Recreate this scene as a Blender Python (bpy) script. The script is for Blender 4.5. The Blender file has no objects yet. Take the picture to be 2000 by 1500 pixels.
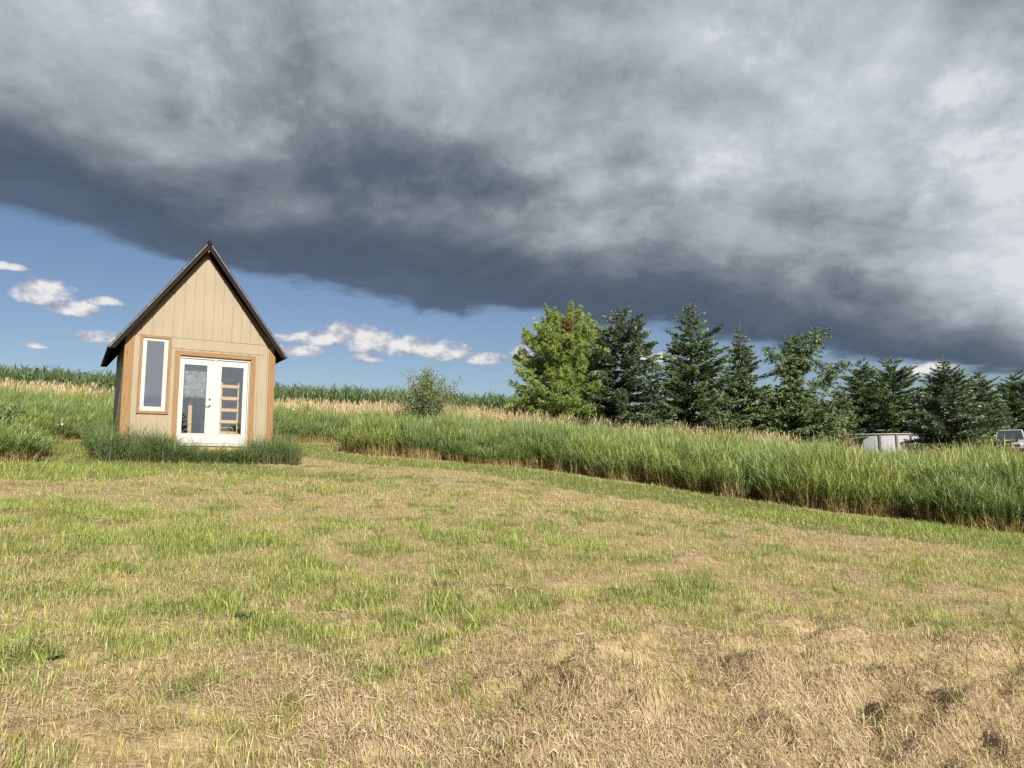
import bpy, math, random
import numpy as np
from mathutils import Vector, Matrix

R = math.radians
SC = bpy.context.scene
COL = SC.collection

# ------------------------------------------------------------------ camera, sky, sun, exposure
EYE = 1.6
cam_d = bpy.data.cameras.new('camera')
cam = bpy.data.objects.new('camera', cam_d)
COL.objects.link(cam)
cam.location = (0, 0, EYE)
cam.rotation_euler = (R(90 + 6.6), 0, 0)
cam_d.sensor_width = 36.0
cam_d.lens = 24.97
cam_d.clip_start = 0.05
cam_d.clip_end = 3000
SC.camera = cam

SUN_AZ = 26.0      # degrees to the right of straight behind the camera
SUN_EL = 31.0
SV = Vector((math.sin(R(SUN_AZ)) * math.cos(R(SUN_EL)), -math.cos(R(SUN_AZ)) * math.cos(R(SUN_EL)), math.sin(R(SUN_EL))))
sun_d = bpy.data.lights.new('sun', 'SUN')
sun_d.energy = 5.0
sun_d.angle = R(0.53)
sun_d.color = (1.0, 0.92, 0.79)
sun = bpy.data.objects.new('sun', sun_d)
COL.objects.link(sun)
sun.rotation_euler = (-SV).to_track_quat('-Z', 'Y').to_euler()
sun.location = SV * 40

SC.view_settings.view_transform = 'Standard'
SC.view_settings.look = 'None'
SC.view_settings.gamma = 1.0
SC.view_settings.use_curve_mapping = False
SC.view_settings.exposure = 0.85
SC.render.film_transparent = False
SC.cycles.max_bounces = 5
SC.cycles.diffuse_bounces = 2
SC.cycles.transmission_bounces = 4
SC.cycles.transparent_max_bounces = 12
SC.cycles.use_denoising = False


class X:
    """a scalar socket of a node tree with arithmetic"""
    def __init__(s, nt, sock): s.nt, s.s = nt, sock
    def _op(s, op, *a, clamp=False):
        n = s.nt.nodes.new('ShaderNodeMath'); n.operation = op; n.use_clamp = clamp
        for i, v in enumerate((s,) + a):
            if isinstance(v, X): s.nt.links.new(v.s, n.inputs[i])
            else: n.inputs[i].default_value = v
        return X(s.nt, n.outputs[0])
    def __add__(s, o): return s._op('ADD', o)
    __radd__ = __add__
    def __mul__(s, o): return s._op('MULTIPLY', o)
    __rmul__ = __mul__
    def __sub__(s, o): return s._op('SUBTRACT', o)
    def __rsub__(s, o): return (s * -1.0) + o
    def __truediv__(s, o): return s._op('DIVIDE', o)
    def __neg__(s): return s * -1.0
    def max(s, o): return s._op('MAXIMUM', o)
    def min(s, o): return s._op('MINIMUM', o)
    def pow(s, o): return s._op('POWER', o)
    def clamp(s): return s._op('ADD', 0.0, clamp=True)
    def atan2(s, o): return s._op('ARCTAN2', o)
    def asin(s): return s._op('ARCSINE')
    def sqrt(s): return s._op('SQRT')
    def step(s, a, b):
        n = s.nt.nodes.new('ShaderNodeMapRange'); n.interpolation_type = 'SMOOTHSTEP'
        s.nt.links.new(s.s, n.inputs[0]); n.inputs[1].default_value = a; n.inputs[2].default_value = b
        return X(s.nt, n.outputs[0])


def xyz(nt, a, b, c):
    n = nt.nodes.new('ShaderNodeCombineXYZ')
    for i, v in enumerate((a, b, c)):
        if isinstance(v, X): nt.links.new(v.s, n.inputs[i])
        else: n.inputs[i].default_value = v
    return n.outputs[0]


def noise(nt, vec, scale, detail=5.0, rough=0.55, dist=0.0):
    n = nt.nodes.new('ShaderNodeTexNoise')
    nt.links.new(vec, n.inputs['Vector'])
    n.inputs['Scale'].default_value = scale
    n.inputs['Detail'].default_value = detail
    n.inputs['Roughness'].default_value = rough
    n.inputs['Distortion'].default_value = dist
    return X(nt, n.outputs['Fac'])


def ramp(nt, fac, stops, interp='LINEAR'):
    n = nt.nodes.new('ShaderNodeValToRGB'); n.color_ramp.interpolation = interp
    el = n.color_ramp.elements
    while len(el) < len(stops): el.new(0.5)
    for e, (p, c) in zip(el, stops):
        e.position = p; e.color = (*c, 1)
    nt.links.new(fac.s, n.inputs[0])
    return n.outputs[0]


def mixc(nt, fac, a, b, mode='MIX'):
    n = nt.nodes.new('ShaderNodeMix'); n.data_type = 'RGBA'; n.blend_type = mode
    for sock, v in ((n.inputs[0], fac), (n.inputs[6], a), (n.inputs[7], b)):
        if isinstance(v, X): nt.links.new(v.s, sock)
        elif isinstance(v, (float, int)): sock.default_value = v
        elif isinstance(v, tuple): sock.default_value = (*v, 1)
        else: nt.links.new(v, sock)
    return n.outputs[2]


def srgb(r, g, b, k=1.0):
    f = lambda c: (c / 255 / 12.92 if c <= 10 else ((c / 255 + 0.055) / 1.055) ** 2.4) * k
    return (f(r), f(g), f(b))


def build_world():
    w = bpy.data.worlds.new('World'); SC.world = w; w.use_nodes = True
    nt = w.node_tree; nt.nodes.clear()
    out = nt.nodes.new('ShaderNodeOutputWorld'); bg = nt.nodes.new('ShaderNodeBackground')
    nt.links.new(bg.outputs[0], out.inputs[0])
    ST = 0.10
    bg.inputs[1].default_value = ST
    sky = nt.nodes.new('ShaderNodeTexSky'); sky.sky_type = 'NISHITA'
    sky.sun_disc = False; sky.sun_elevation = R(SUN_EL); sky.sun_rotation = R(180 - SUN_AZ)
    sky.air_density = 1.0; sky.dust_density = 0.6; sky.ozone_density = 2.5
    K = 1.0 / ST / 2 ** SC.view_settings.exposure
    tc = nt.nodes.new('ShaderNodeTexCoord'); sep = nt.nodes.new('ShaderNodeSeparateXYZ')
    nt.links.new(tc.outputs['Generated'], sep.inputs[0])
    dx, dy, dz = (X(nt, sep.outputs[i]) for i in range(3))
    az = dx.atan2(dy)
    el = dz.asin()
    zc = dz.max(0.03)
    px, py = dx / zc, dy / zc
    # a flat cloud deck overhead, seen in perspective; its far edge runs from left to far right
    al = px * 0.885 + py * 0.465
    ac = py * 0.885 - px * 0.465
    cv = xyz(nt, al * 0.62, ac, 3.7)
    cv2 = xyz(nt, al * 0.62, ac, 11.3)
    iso = xyz(nt, px, py, 0.4)
    curve = ((-px - 1.0).max(0.0).pow(1.6) * 0.82).min(2.6)
    e0 = px * 0.56 + 4.75 - py - curve
    zd = dz.max(0.0) + 0.30
    qx, qy = dx / zd, dy / zd
    n1 = noise(nt, cv, 1.0, 4, 0.55, 0.4) - 0.5
    n1b = noise(nt, xyz(nt, qx, qy, 2.2), 5.2, 6, 0.55, 0.2) - 0.5
    e = e0 + n1 * 1.3 + n1b * 1.9
    alpha = e.step(-0.12, 0.42)
    # the deck's lit lumps have depth of their own, so they flatten less towards the horizon
    lv = xyz(nt, qx * 1.0 + 2.3, qy * 1.0, 31.2)
    lvo = xyz(nt, qx * 1.0 + 2.3 + 0.05, qy * 1.0 - 0.09, 31.2)
    n2 = noise(nt, lv, 1.35, 9, 0.55, 0.25)
    n2o = noise(nt, lvo, 1.35, 9, 0.55, 0.25)
    n3 = noise(nt, xyz(nt, dx, dy, dz * 1.25), 5.0, 9, 0.63, 0.25)
    bt = (e0.min(2.65) + (n2 - 0.5) * 2.4 + (n3 - 0.5) * 1.9 + px.max(-0.5).min(3.2) * 0.10 + (px - 1.1).max(0.0).min(2.4) * 0.25 - 0.33) / 3.1
    bt = bt + (n2o - n2) * 1.9
    n5 = noise(nt, xyz(nt, dx, dy, dz * 1.2), 6.5, 9, 0.64, 0.15)
    bt = bt + (n5 - 0.50).max(0.0) * e0.step(1.2, 2.6) * 0.95
    deck = ramp(nt, bt.clamp(), [
        (0.00, srgb(88, 103, 124, K)), (0.20, srgb(81, 95, 113, K)), (0.36, srgb(93, 105, 119, K)),
        (0.55, srgb(127, 135, 144, K)), (0.74, srgb(167, 175, 184, K)), (0.90, srgb(194, 201, 209, K)), (1.0, srgb(218, 222, 226, K))])
    # fair-weather cumulus low over the horizon, beyond the deck
    av = xyz(nt, az, el * 1.5, 0.0)
    puffs = [(-33.8, 11.4, 1.5, 1.02), (-32.4, 10.7, 1.6, 0.52), (-30.3, 11.4, 0.9, 0.35), (-34.3, 8.0, 0.7, 0.20), (-30.6, 8.8, 1.2, 0.43),
             (-15.5, 9.8, 2.4, 0.63), (-12.4, 10.1, 2.8, 0.80), (-8.7, 9.3, 3.3, 0.81), (-5.4, 8.9, 2.3, 0.66), (-16.7, 8.8, 1.7, 0.47), (-11.7, 8.4, 1.1, 0.36),
             (-1.9, 8.5, 2.1, 0.45), (0.9, 8.8, 0.9, 0.74), (11.7, 8.5, 1.6, 0.40), (30.2, 6.6, 1.7, 0.50), (-36.0, 13.0, 1.0, 0.23), (-40.2, 9.8, 1.5, 0.57), (40.0, 6.7, 1.9, 0.63)]
    pm = None; ph = None
    for a, b, ww, hh in puffs:
        u = (az - R(a)) * (1 / R(ww * 1.35)); v = (el - R(b)) * (1 / R(hh * 1.5))
        v = v.max(v * -1.9)
        m = 1.0 - (u * u + v * v).sqrt()
        pm = m if pm is None else pm.max(m)
    pn = noise(nt, av, 26, 6, 0.58, 0.2)
    pno = noise(nt, xyz(nt, az - 0.006, el * 1.5 + 0.014, 0.0), 26, 6, 0.58, 0.2)
    pd = pm + (pn - 0.5) * 1.9
    pa = pd.step(-0.05, 0.45) * 0.9
    sh = ((pn - pno) * 3.0 + pm * 0.5 + 0.38).clamp()
    puff = ramp(nt, sh, [(0.0, srgb(142, 152, 172, K)), (0.45, srgb(186, 189, 200, K)), (0.8, srgb(226, 224, 224, K)), (1.0, srgb(244, 240, 236, K))])
    skyc = mixc(nt, 1.0, sky.outputs[0], (0.45, 0.435, 0.45), 'MULTIPLY')
    c = mixc(nt, pa, skyc, puff)
    c = mixc(nt, alpha, c, deck)
    nt.links.new(c, bg.inputs[0])
    w.cycles.sampling_method = 'MANUAL'
    w.cycles.sample_map_resolution = 512


build_world()

# ------------------------------------------------------------------ materials
MATS = {}


def mat(name):
    m = bpy.data.materials.new(name); m.use_nodes = True
    nt = m.node_tree; nt.nodes.clear()
    o = nt.nodes.new('ShaderNodeOutputMaterial')
    MATS[name] = m
    return m, nt, o


def principled(nt, o, rough=0.6, spec=0.3, metal=0.0):
    b = nt.nodes.new('ShaderNodeBsdfPrincipled')
    b.inputs['Roughness'].default_value = rough
    b.inputs['Specular IOR Level'].default_value = spec
    b.inputs['Metallic'].default_value = metal
    nt.links.new(b.outputs[0], o.inputs[0])
    return b


def objcoord(nt, sx=1, sy=1, sz=1, kind='Object'):
    tc = nt.nodes.new('ShaderNodeTexCoord'); mp = nt.nodes.new('ShaderNodeMapping')
    mp.inputs['Scale'].default_value = (sx, sy, sz)
    nt.links.new(tc.outputs[kind], mp.inputs[0])
    return mp.outputs[0]


def bump(nt, b, h, strength=0.3, dist=0.01):
    n = nt.nodes.new('ShaderNodeBump'); n.inputs['Strength'].default_value = strength; n.inputs['Distance'].default_value = dist
    nt.links.new(h.s, n.inputs['Height']); nt.links.new(n.outputs[0], b.inputs['Normal'])


def simple(name, c, rough=0.6, spec=0.3, metal=0.0, var=0.12, scale=4.0, bmp=0.0):
    m, nt, o = mat(name); b = principled(nt, o, rough, spec, metal)
    n = noise(nt, objcoord(nt), scale, 4)
    lo = tuple(v * (1 - var) for v in c); hi = tuple(min(1, v * (1 + var)) for v in c)
    nt.links.new(ramp(nt, n, [(0.3, lo), (0.7, hi)]), b.inputs['Base Color'])
    if bmp: bump(nt, b, noise(nt, objcoord(nt), scale * 12, 3), bmp)
    return m


def wood(name, c, axis, dark=0.72, rough=0.6):
    """boards with grain running along the given axis, and a few knots"""
    m, nt, o = mat(name); b = principled(nt, o, rough, 0.25)
    s = [38.0, 38.0, 38.0]; s[axis] = 1.6
    g = noise(nt, objcoord(nt, *s), 1.0, 5, 0.6, 0.4)
    g2 = noise(nt, objcoord(nt), 2.3, 3)
    col = ramp(nt, g, [(0.28, tuple(v * dark for v in c)), (0.55, c), (0.8, tuple(min(1, v * 1.12) for v in c))])
    col = mixc(nt, g2.step(0.35, 0.75) * 0.35, col, (c[0] * 0.82, c[1] * 0.74, c[2] * 0.68))
    vo = nt.nodes.new('ShaderNodeTexVoronoi'); vo.inputs['Scale'].default_value = 1.0
    k = [11.0, 11.0, 11.0]; k[axis] = 3.6
    nt.links.new(objcoord(nt, *k), vo.inputs['Vector'])
    kn = 1.0 - X(nt, vo.outputs['Distance']).step(0.07, 0.2)
    col = mixc(nt, kn * 0.7, col, (c[0] * 0.38, c[1] * 0.28, c[2] * 0.22))
    nt.links.new(col, b.inputs['Base Color'])
    bump(nt, b, g, 0.25, 0.004)
    return m


def leafy(name, stops, attr='tc', tint=None, trans=0.35, rnd=0.22, rough=0.55, own=False):
    """thin leaves: colour along the plant by attribute, tinted per plant"""
    m, nt, o = mat(name)
    at = nt.nodes.new('ShaderNodeAttribute'); at.attribute_name = attr
    col = ramp(nt, X(nt, at.outputs['Fac']), stops)
    if tint:
        ti = nt.nodes.new('ShaderNodeAttribute'); ti.attribute_type = 'GEOMETRY' if own else 'INSTANCER'; ti.attribute_name = 'tint'
        col = mixc(nt, X(nt, ti.outputs['Fac']), col, ramp(nt, X(nt, at.outputs['Fac']), tint))
    ra = nt.nodes.new('ShaderNodeAttribute'); ra.attribute_name = 'rnd'
    f = X(nt, ra.outputs['Fac']) * (2 * rnd) + (1 - rnd)
    cc = nt.nodes.new('ShaderNodeCombineColor')
    for i in range(3): nt.links.new(f.s, cc.inputs[i])
    col = mixc(nt, 1.0, col, cc.outputs[0], 'MULTIPLY')
    d = nt.nodes.new('ShaderNodeBsdfDiffuse'); t = nt.nodes.new('ShaderNodeBsdfTranslucent')
    g = nt.nodes.new('ShaderNodeBsdfGlossy'); g.inputs['Roughness'].default_value = rough
    g.inputs['Color'].default_value = (1, 1, 1, 1)
    nt.links.new(col, d.inputs[0]); nt.links.new(col, t.inputs[0])
    mx = nt.nodes.new('ShaderNodeMixShader'); mx.inputs[0].default_value = trans
    nt.links.new(d.outputs[0], mx.inputs[1]); nt.links.new(t.outputs[0], mx.inputs[2])
    m2 = nt.nodes.new('ShaderNodeMixShader'); m2.inputs[0].default_value = 0.035
    nt.links.new(mx.outputs[0], m2.inputs[1]); nt.links.new(g.outputs[0], m2.inputs[2])
    nt.links.new(m2.outputs[0], o.inputs[0])
    return m


# painted siding
m, nt, o = mat('siding'); b = principled(nt, o, 0.62, 0.25)
n = noise(nt, objcoord(nt, 1, 1, 0.35), 3.0, 5)
st = noise(nt, objcoord(nt, 30, 30, 1.2), 1.0, 4)
c = ramp(nt, n, [(0.3, (0.250, 0.211, 0.152)), (0.7, (0.285, 0.242, 0.178))])
c = mixc(nt, st.step(0.50, 0.72) * 0.45, c, (0.235, 0.195, 0.135))
nt.links.new(c, b.inputs['Base Color']); bump(nt, b, noise(nt, objcoord(nt, 60, 60, 5), 1.0, 4), 0.25, 0.004)
wood('cedar_upright', (0.235, 0.138, 0.062), 2)
wood('cedar_level', (0.235, 0.138, 0.062), 0)
wood('pine_upright', (0.66, 0.44, 0.17), 2)
wood('pine_level', (0.66, 0.44, 0.17), 0)
wood('dark_board', (0.012, 0.0085, 0.006), 0, 0.6, 0.85)
simple('white_paint', (0.385, 0.40, 0.395), 0.4, 0.4, 0, 0.03, 2.0)
simple('shingle', (0.028, 0.028, 0.03), 0.9, 0.2, 0, 0.35, 60.0, 0.4)
simple('drip_metal', (0.22, 0.21, 0.20), 0.5, 0.4, 0.3, 0.1)
simple('nickel', (0.62, 0.58, 0.50), 0.28, 0.5, 1.0, 0.05)
simple('inside_wall', (0.13, 0.10, 0.075), 0.8, 0.2, 0, 0.3, 2.0)
simple('inside_floor', (0.20, 0.14, 0.085), 0.8, 0.2, 0, 0.3, 2.0)
simple('foundation', (0.20, 0.16, 0.11), 0.9, 0.2, 0, 0.3, 3.0)
simple('dark_rubber', (0.02, 0.02, 0.02), 0.85, 0.2)
simple('car_paint', (0.38, 0.40, 0.41), 0.28, 0.5, 0.15, 0.03)
simple('car_dark', (0.025, 0.025, 0.028), 0.5, 0.4)
simple('rim_alloy', (0.45, 0.45, 0.46), 0.35, 0.5, 0.8)
simple('lamp_glass', (0.7, 0.72, 0.72), 0.12, 0.6)
simple('pool_wall', (0.29, 0.31, 0.34), 0.5, 0.35, 0, 0.06, 1.5)
simple('pool_post', (0.09, 0.095, 0.105), 0.5, 0.35)
simple('pool_rail', (0.38, 0.39, 0.40), 0.45, 0.4)
simple('pool_water', (0.05, 0.22, 0.30), 0.05, 0.5)
m, nt, o = mat('reflection_sheet'); b = principled(nt, o, 0.75, 0.2)
c = ramp(nt, noise(nt, objcoord(nt), 9.0, 6, 0.65, 0.6), [(0.35, (0.10, 0.125, 0.125)), (0.5, (0.19, 0.215, 0.205)), (0.66, (0.29, 0.305, 0.275))])  # reflection on the door glass, put into the sheet's mottled colour
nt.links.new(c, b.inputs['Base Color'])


def glass(name, refl, tint):
    m, nt, o = mat(name)
    t = nt.nodes.new('ShaderNodeBsdfTransparent'); t.inputs[0].default_value = (*tint, 1)
    g = nt.nodes.new('ShaderNodeBsdfGlossy'); g.inputs['Roughness'].default_value = 0.015
    g.inputs[0].default_value = (0.92, 0.96, 1.0, 1)
    bp = nt.nodes.new('ShaderNodeBump'); bp.inputs['Strength'].default_value = 0.05; bp.inputs['Distance'].default_value = 0.01
    nt.links.new(noise(nt, objcoord(nt), 1.7, 2).s, bp.inputs['Height']); nt.links.new(bp.outputs[0], g.inputs['Normal'])
    lw = nt.nodes.new('ShaderNodeFresnel'); lw.inputs[0].default_value = 1.5
    f = (X(nt, lw.outputs[0]) * 1.6 + refl).clamp()
    mx = nt.nodes.new('ShaderNodeMixShader'); nt.links.new(f.s, mx.inputs[0])
    nt.links.new(t.outputs[0], mx.inputs[1]); nt.links.new(g.outputs[0], mx.inputs[2])
    nt.links.new(mx.outputs[0], o.inputs[0])
    return m


glass('door_glass', 0.10, (0.95, 0.96, 0.96))
glass('window_glass', 0.34, (0.30, 0.34, 0.38))
glass('car_glass', 0.10, (0.10, 0.11, 0.12))


def bark(name, c):
    m, nt, o = mat(name); b = principled(nt, o, 0.9, 0.15)
    n = noise(nt, objcoord(nt, 9, 9, 2.2), 2.0, 5, 0.65)
    nt.links.new(ramp(nt, n, [(0.3, tuple(v * 0.5 for v in c)), (0.7, c)]), b.inputs['Base Color'])
    bump(nt, b, n, 0.8, 0.03)
    return m


bark('spruce_bark', (0.15, 0.11, 0.08))
bark('pale_bark', (0.30, 0.24, 0.18))
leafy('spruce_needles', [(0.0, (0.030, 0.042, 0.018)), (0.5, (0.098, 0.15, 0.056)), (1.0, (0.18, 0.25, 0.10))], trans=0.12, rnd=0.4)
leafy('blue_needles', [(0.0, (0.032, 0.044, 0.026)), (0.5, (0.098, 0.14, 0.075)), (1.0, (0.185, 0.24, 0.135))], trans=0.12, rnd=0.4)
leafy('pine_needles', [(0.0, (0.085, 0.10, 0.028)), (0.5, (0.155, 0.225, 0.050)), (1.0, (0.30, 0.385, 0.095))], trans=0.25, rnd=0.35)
leafy('brown_needles', [(0.0, (0.13, 0.075, 0.035)), (1.0, (0.24, 0.13, 0.055))], trans=0.15, rnd=0.35)
leafy('willow_leaf', [(0.0, (0.060, 0.080, 0.028)), (0.5, (0.110, 0.150, 0.055)), (1.0, (0.19, 0.24, 0.10))], trans=0.3, rnd=0.35)
leafy('vine_leaf', [(0.0, (0.030, 0.050, 0.016)), (1.0, (0.105, 0.165, 0.045))], trans=0.3, rnd=0.4)
leafy('corn_leaf', [(0.0, (0.050, 0.080, 0.026)), (0.6, (0.075, 0.130, 0.042)), (1.0, (0.120, 0.180, 0.070))], trans=0.3, rnd=0.3)
leafy('tall_grass', [(0.0, (0.36, 0.27, 0.125)), (0.36, (0.42, 0.34, 0.15)), (0.50, (0.22, 0.23, 0.075)), (0.64, (0.130, 0.200, 0.060)), (1.0, (0.235, 0.315, 0.115))],
      tint=[(0.0, (0.26, 0.18, 0.08)), (0.38, (0.34, 0.28, 0.11)), (0.55, (0.19, 0.235, 0.060)), (1.0, (0.31, 0.36, 0.085))], trans=0.35, rnd=0.45)
leafy('clump_grass', [(0.0, (0.075, 0.085, 0.036)), (0.5, (0.095, 0.145, 0.045)), (1.0, (0.185, 0.25, 0.085))],
      tint=[(0.0, (0.10, 0.09, 0.04)), (1.0, (0.15, 0.22, 0.07))], trans=0.3, rnd=0.35)
leafy('seed_grass', [(0.0, (0.22, 0.16, 0.07)), (0.45, (0.18, 0.17, 0.065)), (0.72, (0.36, 0.28, 0.14)), (1.0, (0.52, 0.41, 0.24))],
      tint=[(0.0, (0.16, 0.12, 0.06)), (0.5, (0.24, 0.18, 0.09)), (1.0, (0.46, 0.36, 0.21))], trans=0.25, rnd=0.3)
leafy('mown_grass', [(0.0, (0.21, 0.21, 0.075)), (0.5, (0.23, 0.32, 0.05)), (1.0, (0.32, 0.43, 0.08))],
      tint=[(0.0, (0.36, 0.285, 0.12)), (0.5, (0.48, 0.39, 0.17)), (1.0, (0.62, 0.50, 0.26))], trans=0.4, rnd=0.45, own=True)
leafy('straw', [(0.0, (0.40, 0.305, 0.19)), (1.0, (0.62, 0.50, 0.335))],
      tint=[(0.0, (0.24, 0.165, 0.085)), (1.0, (0.40, 0.29, 0.165))], trans=0.3, rnd=0.3, own=True)
leafy('dry_stalk', [(0.0, (0.30, 0.22, 0.12)), (1.0, (0.45, 0.35, 0.20))], trans=0.1, rnd=0.2)
leafy('white_petal', [(0.0, (0.7, 0.72, 0.6)), (1.0, (0.85, 0.85, 0.83))], trans=0.2, rnd=0.05)

# ------------------------------------------------------------------ mesh helpers
def newmesh(name, V, F, attrs=None, smooth=False, mats=(), check=True):
    """V (n,3); F list of arrays (k,3) / (k,4)"""
    me = bpy.data.meshes.new(name)
    V = np.asarray(V, dtype=np.float32)
    F = [np.asarray(f, dtype=np.int32) for f in F if len(f)]
    loops = np.concatenate([f.ravel() for f in F])
    tot = np.concatenate([np.full(len(f), f.shape[1], np.int32) for f in F])
    st = np.concatenate([[0], np.cumsum(tot)[:-1]]).astype(np.int32)
    me.vertices.add(len(V)); me.vertices.foreach_set('co', V.ravel())
    me.loops.add(len(loops)); me.loops.foreach_set('vertex_index', loops)
    me.polygons.add(len(tot)); me.polygons.foreach_set('loop_start', st); me.polygons.foreach_set('loop_total', tot)
    me.polygons.foreach_set('use_smooth', np.full(len(tot), bool(smooth)))
    for k, a in (attrs or {}).items():
        at = me.attributes.new(k, 'FLOAT', 'POINT'); at.data.foreach_set('value', np.asarray(a, np.float32))
    me.update()
    if check: me.validate()
    for mm in mats: me.materials.append(MATS[mm])
    return me


def put(name, me, parent=None, loc=(0, 0, 0), rot=(0, 0, 0), link=True):
    o = bpy.data.objects.new(name, me)
    if link: COL.objects.link(o)
    o.location = loc; o.rotation_euler = rot
    if parent: o.parent = parent
    return o


def tag(o, label=None, cat=None, group=None, kind=None):
    for k, v in (('label', label), ('category', cat), ('group', group), ('kind', kind)):
        if v: o[k] = v
    return o


def empty(name, loc, rz=0.0):
    o = bpy.data.objects.new(name, None); COL.objects.link(o)
    o.location = loc; o.rotation_euler = (0, 0, rz); o.empty_display_size = 0.3
    return o


class MB:
    def __init__(s): s.V = []; s.F3 = []; s.F4 = []; s.n = 0
    def add(s, V, F):
        s.V += [tuple(v) for v in V]
        for f in F:
            g = [i + s.n for i in f]
            if len(g) == 3: s.F3.append(g)
            elif len(g) == 4: s.F4.append(g)
            else:
                for i in range(1, len(g) - 1): s.F3.append([g[0], g[i], g[i + 1]])
        s.n += len(V); return s
    def box(s, x0, x1, y0, y1, z0, z1):
        V = [(x, y, z) for z in (z0, z1) for y in (y0, y1) for x in (x0, x1)]
        return s.add(V, [(0, 2, 3, 1), (4, 5, 7, 6), (0, 1, 5, 4), (2, 6, 7, 3), (0, 4, 6, 2), (1, 3, 7, 5)])
    def prism(s, poly, y0, y1):
        """a polygon in the x-z plane, extruded along y"""
        n = len(poly)
        V = [(x, y0, z) for x, z in poly] + [(x, y1, z) for x, z in poly]
        F = [tuple(range(n)), tuple(range(2 * n - 1, n - 1, -1))]
        F += [(i, i + n, (i + 1) % n + n, (i + 1) % n) for i in range(n)]
        return s.add(V, F)
    def tube(s, pts, rad, k=8, cap=True):
        pts = [Vector(p) for p in pts]; V = []; F = []
        for i, p in enumerate(pts):
            d = (pts[min(i + 1, len(pts) - 1)] - pts[max(i - 1, 0)]).normalized()
            a = d.cross(Vector((0.31, 0.87, 0.38))).normalized(); c = d.cross(a)
            r = rad[i] if hasattr(rad, '__len__') else rad
            V += [p + (a * math.cos(2 * math.pi * j / k) + c * math.sin(2 * math.pi * j / k)) * r for j in range(k)]
        for i in range(len(pts) - 1):
            for j in range(k):
                F.append((i * k + j, i * k + (j + 1) % k, (i + 1) * k + (j + 1) % k, (i + 1) * k + j))
        if cap: F += [tuple(range(k - 1, -1, -1)), tuple(range((len(pts) - 1) * k, len(pts) * k))]
        return s.add(V, F)
    def build(s, name, m, parent=None, smooth=False, bevel=0.0, loc=(0, 0, 0), rot=(0, 0, 0)):
        me = newmesh(name, s.V, [f for f in (s.F3, s.F4) if f], smooth=smooth, mats=(m,))
        o = put(name, me, parent, loc, rot)
        if bevel:
            b = o.modifiers.new('bevel', 'BEVEL'); b.width = bevel; b.segments = 2; b.limit_method = 'ANGLE'
        return o


# ------------------------------------------------------------------ terrain
_rt = np.random.default_rng(7).random((256, 256))


def vnoise(x, y):
    xi = np.floor(x).astype(int); yi = np.floor(y).astype(int); fx = x - xi; fy = y - yi
    fx = fx * fx * (3 - 2 * fx); fy = fy * fy * (3 - 2 * fy)
    g = lambda a, b: _rt[a & 255, b & 255]
    return (g(xi, yi) * (1 - fx) + g(xi + 1, yi) * fx) * (1 - fy) + (g(xi, yi + 1) * (1 - fx) + g(xi + 1, yi + 1) * fx) * fy


def fbm(x, y, o=4):
    s = 0; a = 0.5; t = 0
    for i in range(o):
        s = s + a * vnoise(x * 2 ** i + 17.3 * i, y * 2 ** i + 5.1 * i); t += a; a *= 0.5
    return s / t


def soft(x, k): return np.logaddexp(0, x * k) / k


def sstep(a, b, x):
    t = np.clip((x - a) / (b - a), 0, 1); return t * t * (3 - 2 * t)


def hill(Xx, Y):
    gx = Xx - 0.55 * soft(Xx - 12, .3) - 0.40 * soft(Xx - 30, .3) + 0.9 * soft(-Xx - 60, .1)
    z = .0667 * Y - .0682 * gx + .026 * soft(Y - 24, .35) - .09 * soft(Y - 62, .12) + .0667 * soft(-Y - 45, .1)
    z = z + 0.30 * np.exp(-((Xx - 2) / 11) ** 2) * sstep(26, 38, Y)
    return z - 0.50 * np.exp(-((Xx - 18) / 9) ** 2 - ((Y - 29) / 8) ** 2)


# far edge of the mown ground
EDGE = np.array([(-60, -14), (-20, 8.5), (-12, 13.4), (-10.3, 14.6), (-10.9, 16.3), (-12.6, 18.0), (-14.0, 20.6), (-13.2, 22.2), (-11, 24.6), (-8.1, 27.5), (-6.4, 28.8), (-6.1, 26.5),
                 (-6.0, 25.0), (-5.2, 24.0), (-2.5, 23.6), (0, 23.15), (1.6, 22.5), (3.0, 20.9), (4.2, 19.75), (5.26, 18.45), (6.14, 17.25), (6.9, 16.2),
                 (8.2, 15.3), (9.9, 13.9), (14, 10.6), (20, 6), (60, -16)])


def edge_dist(x, y):
    """distance to the edge, positive on the mown side (below the line in y)"""
    x = np.asarray(x, float); y = np.asarray(y, float)
    best = np.full(x.shape, 1e9); ins = np.zeros(x.shape, bool)
    for (x0, y0), (x1, y1) in zip(EDGE[:-1], EDGE[1:]):
        dx, dy = x1 - x0, y1 - y0
        t = np.clip(((x - x0) * dx + (y - y0) * dy) / (dx * dx + dy * dy), 0, 1)
        best = np.minimum(best, np.hypot(x - x0 - t * dx, y - y0 - t * dy))
    # polygon closed far behind the camera
    poly = list(map(tuple, EDGE)) + [(60, -80), (-60, -80)]
    j = len(poly) - 1
    for i in range(len(poly)):
        xi, yi = poly[i]; xj, yj = poly[j]
        if yi != yj:
            c = ((yi > y) != (yj > y)) & (x < (xj - xi) * (y - yi) / (yj - yi) + xi)
            ins ^= c
        j = i
    return np.where(ins, best, -best)


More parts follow.
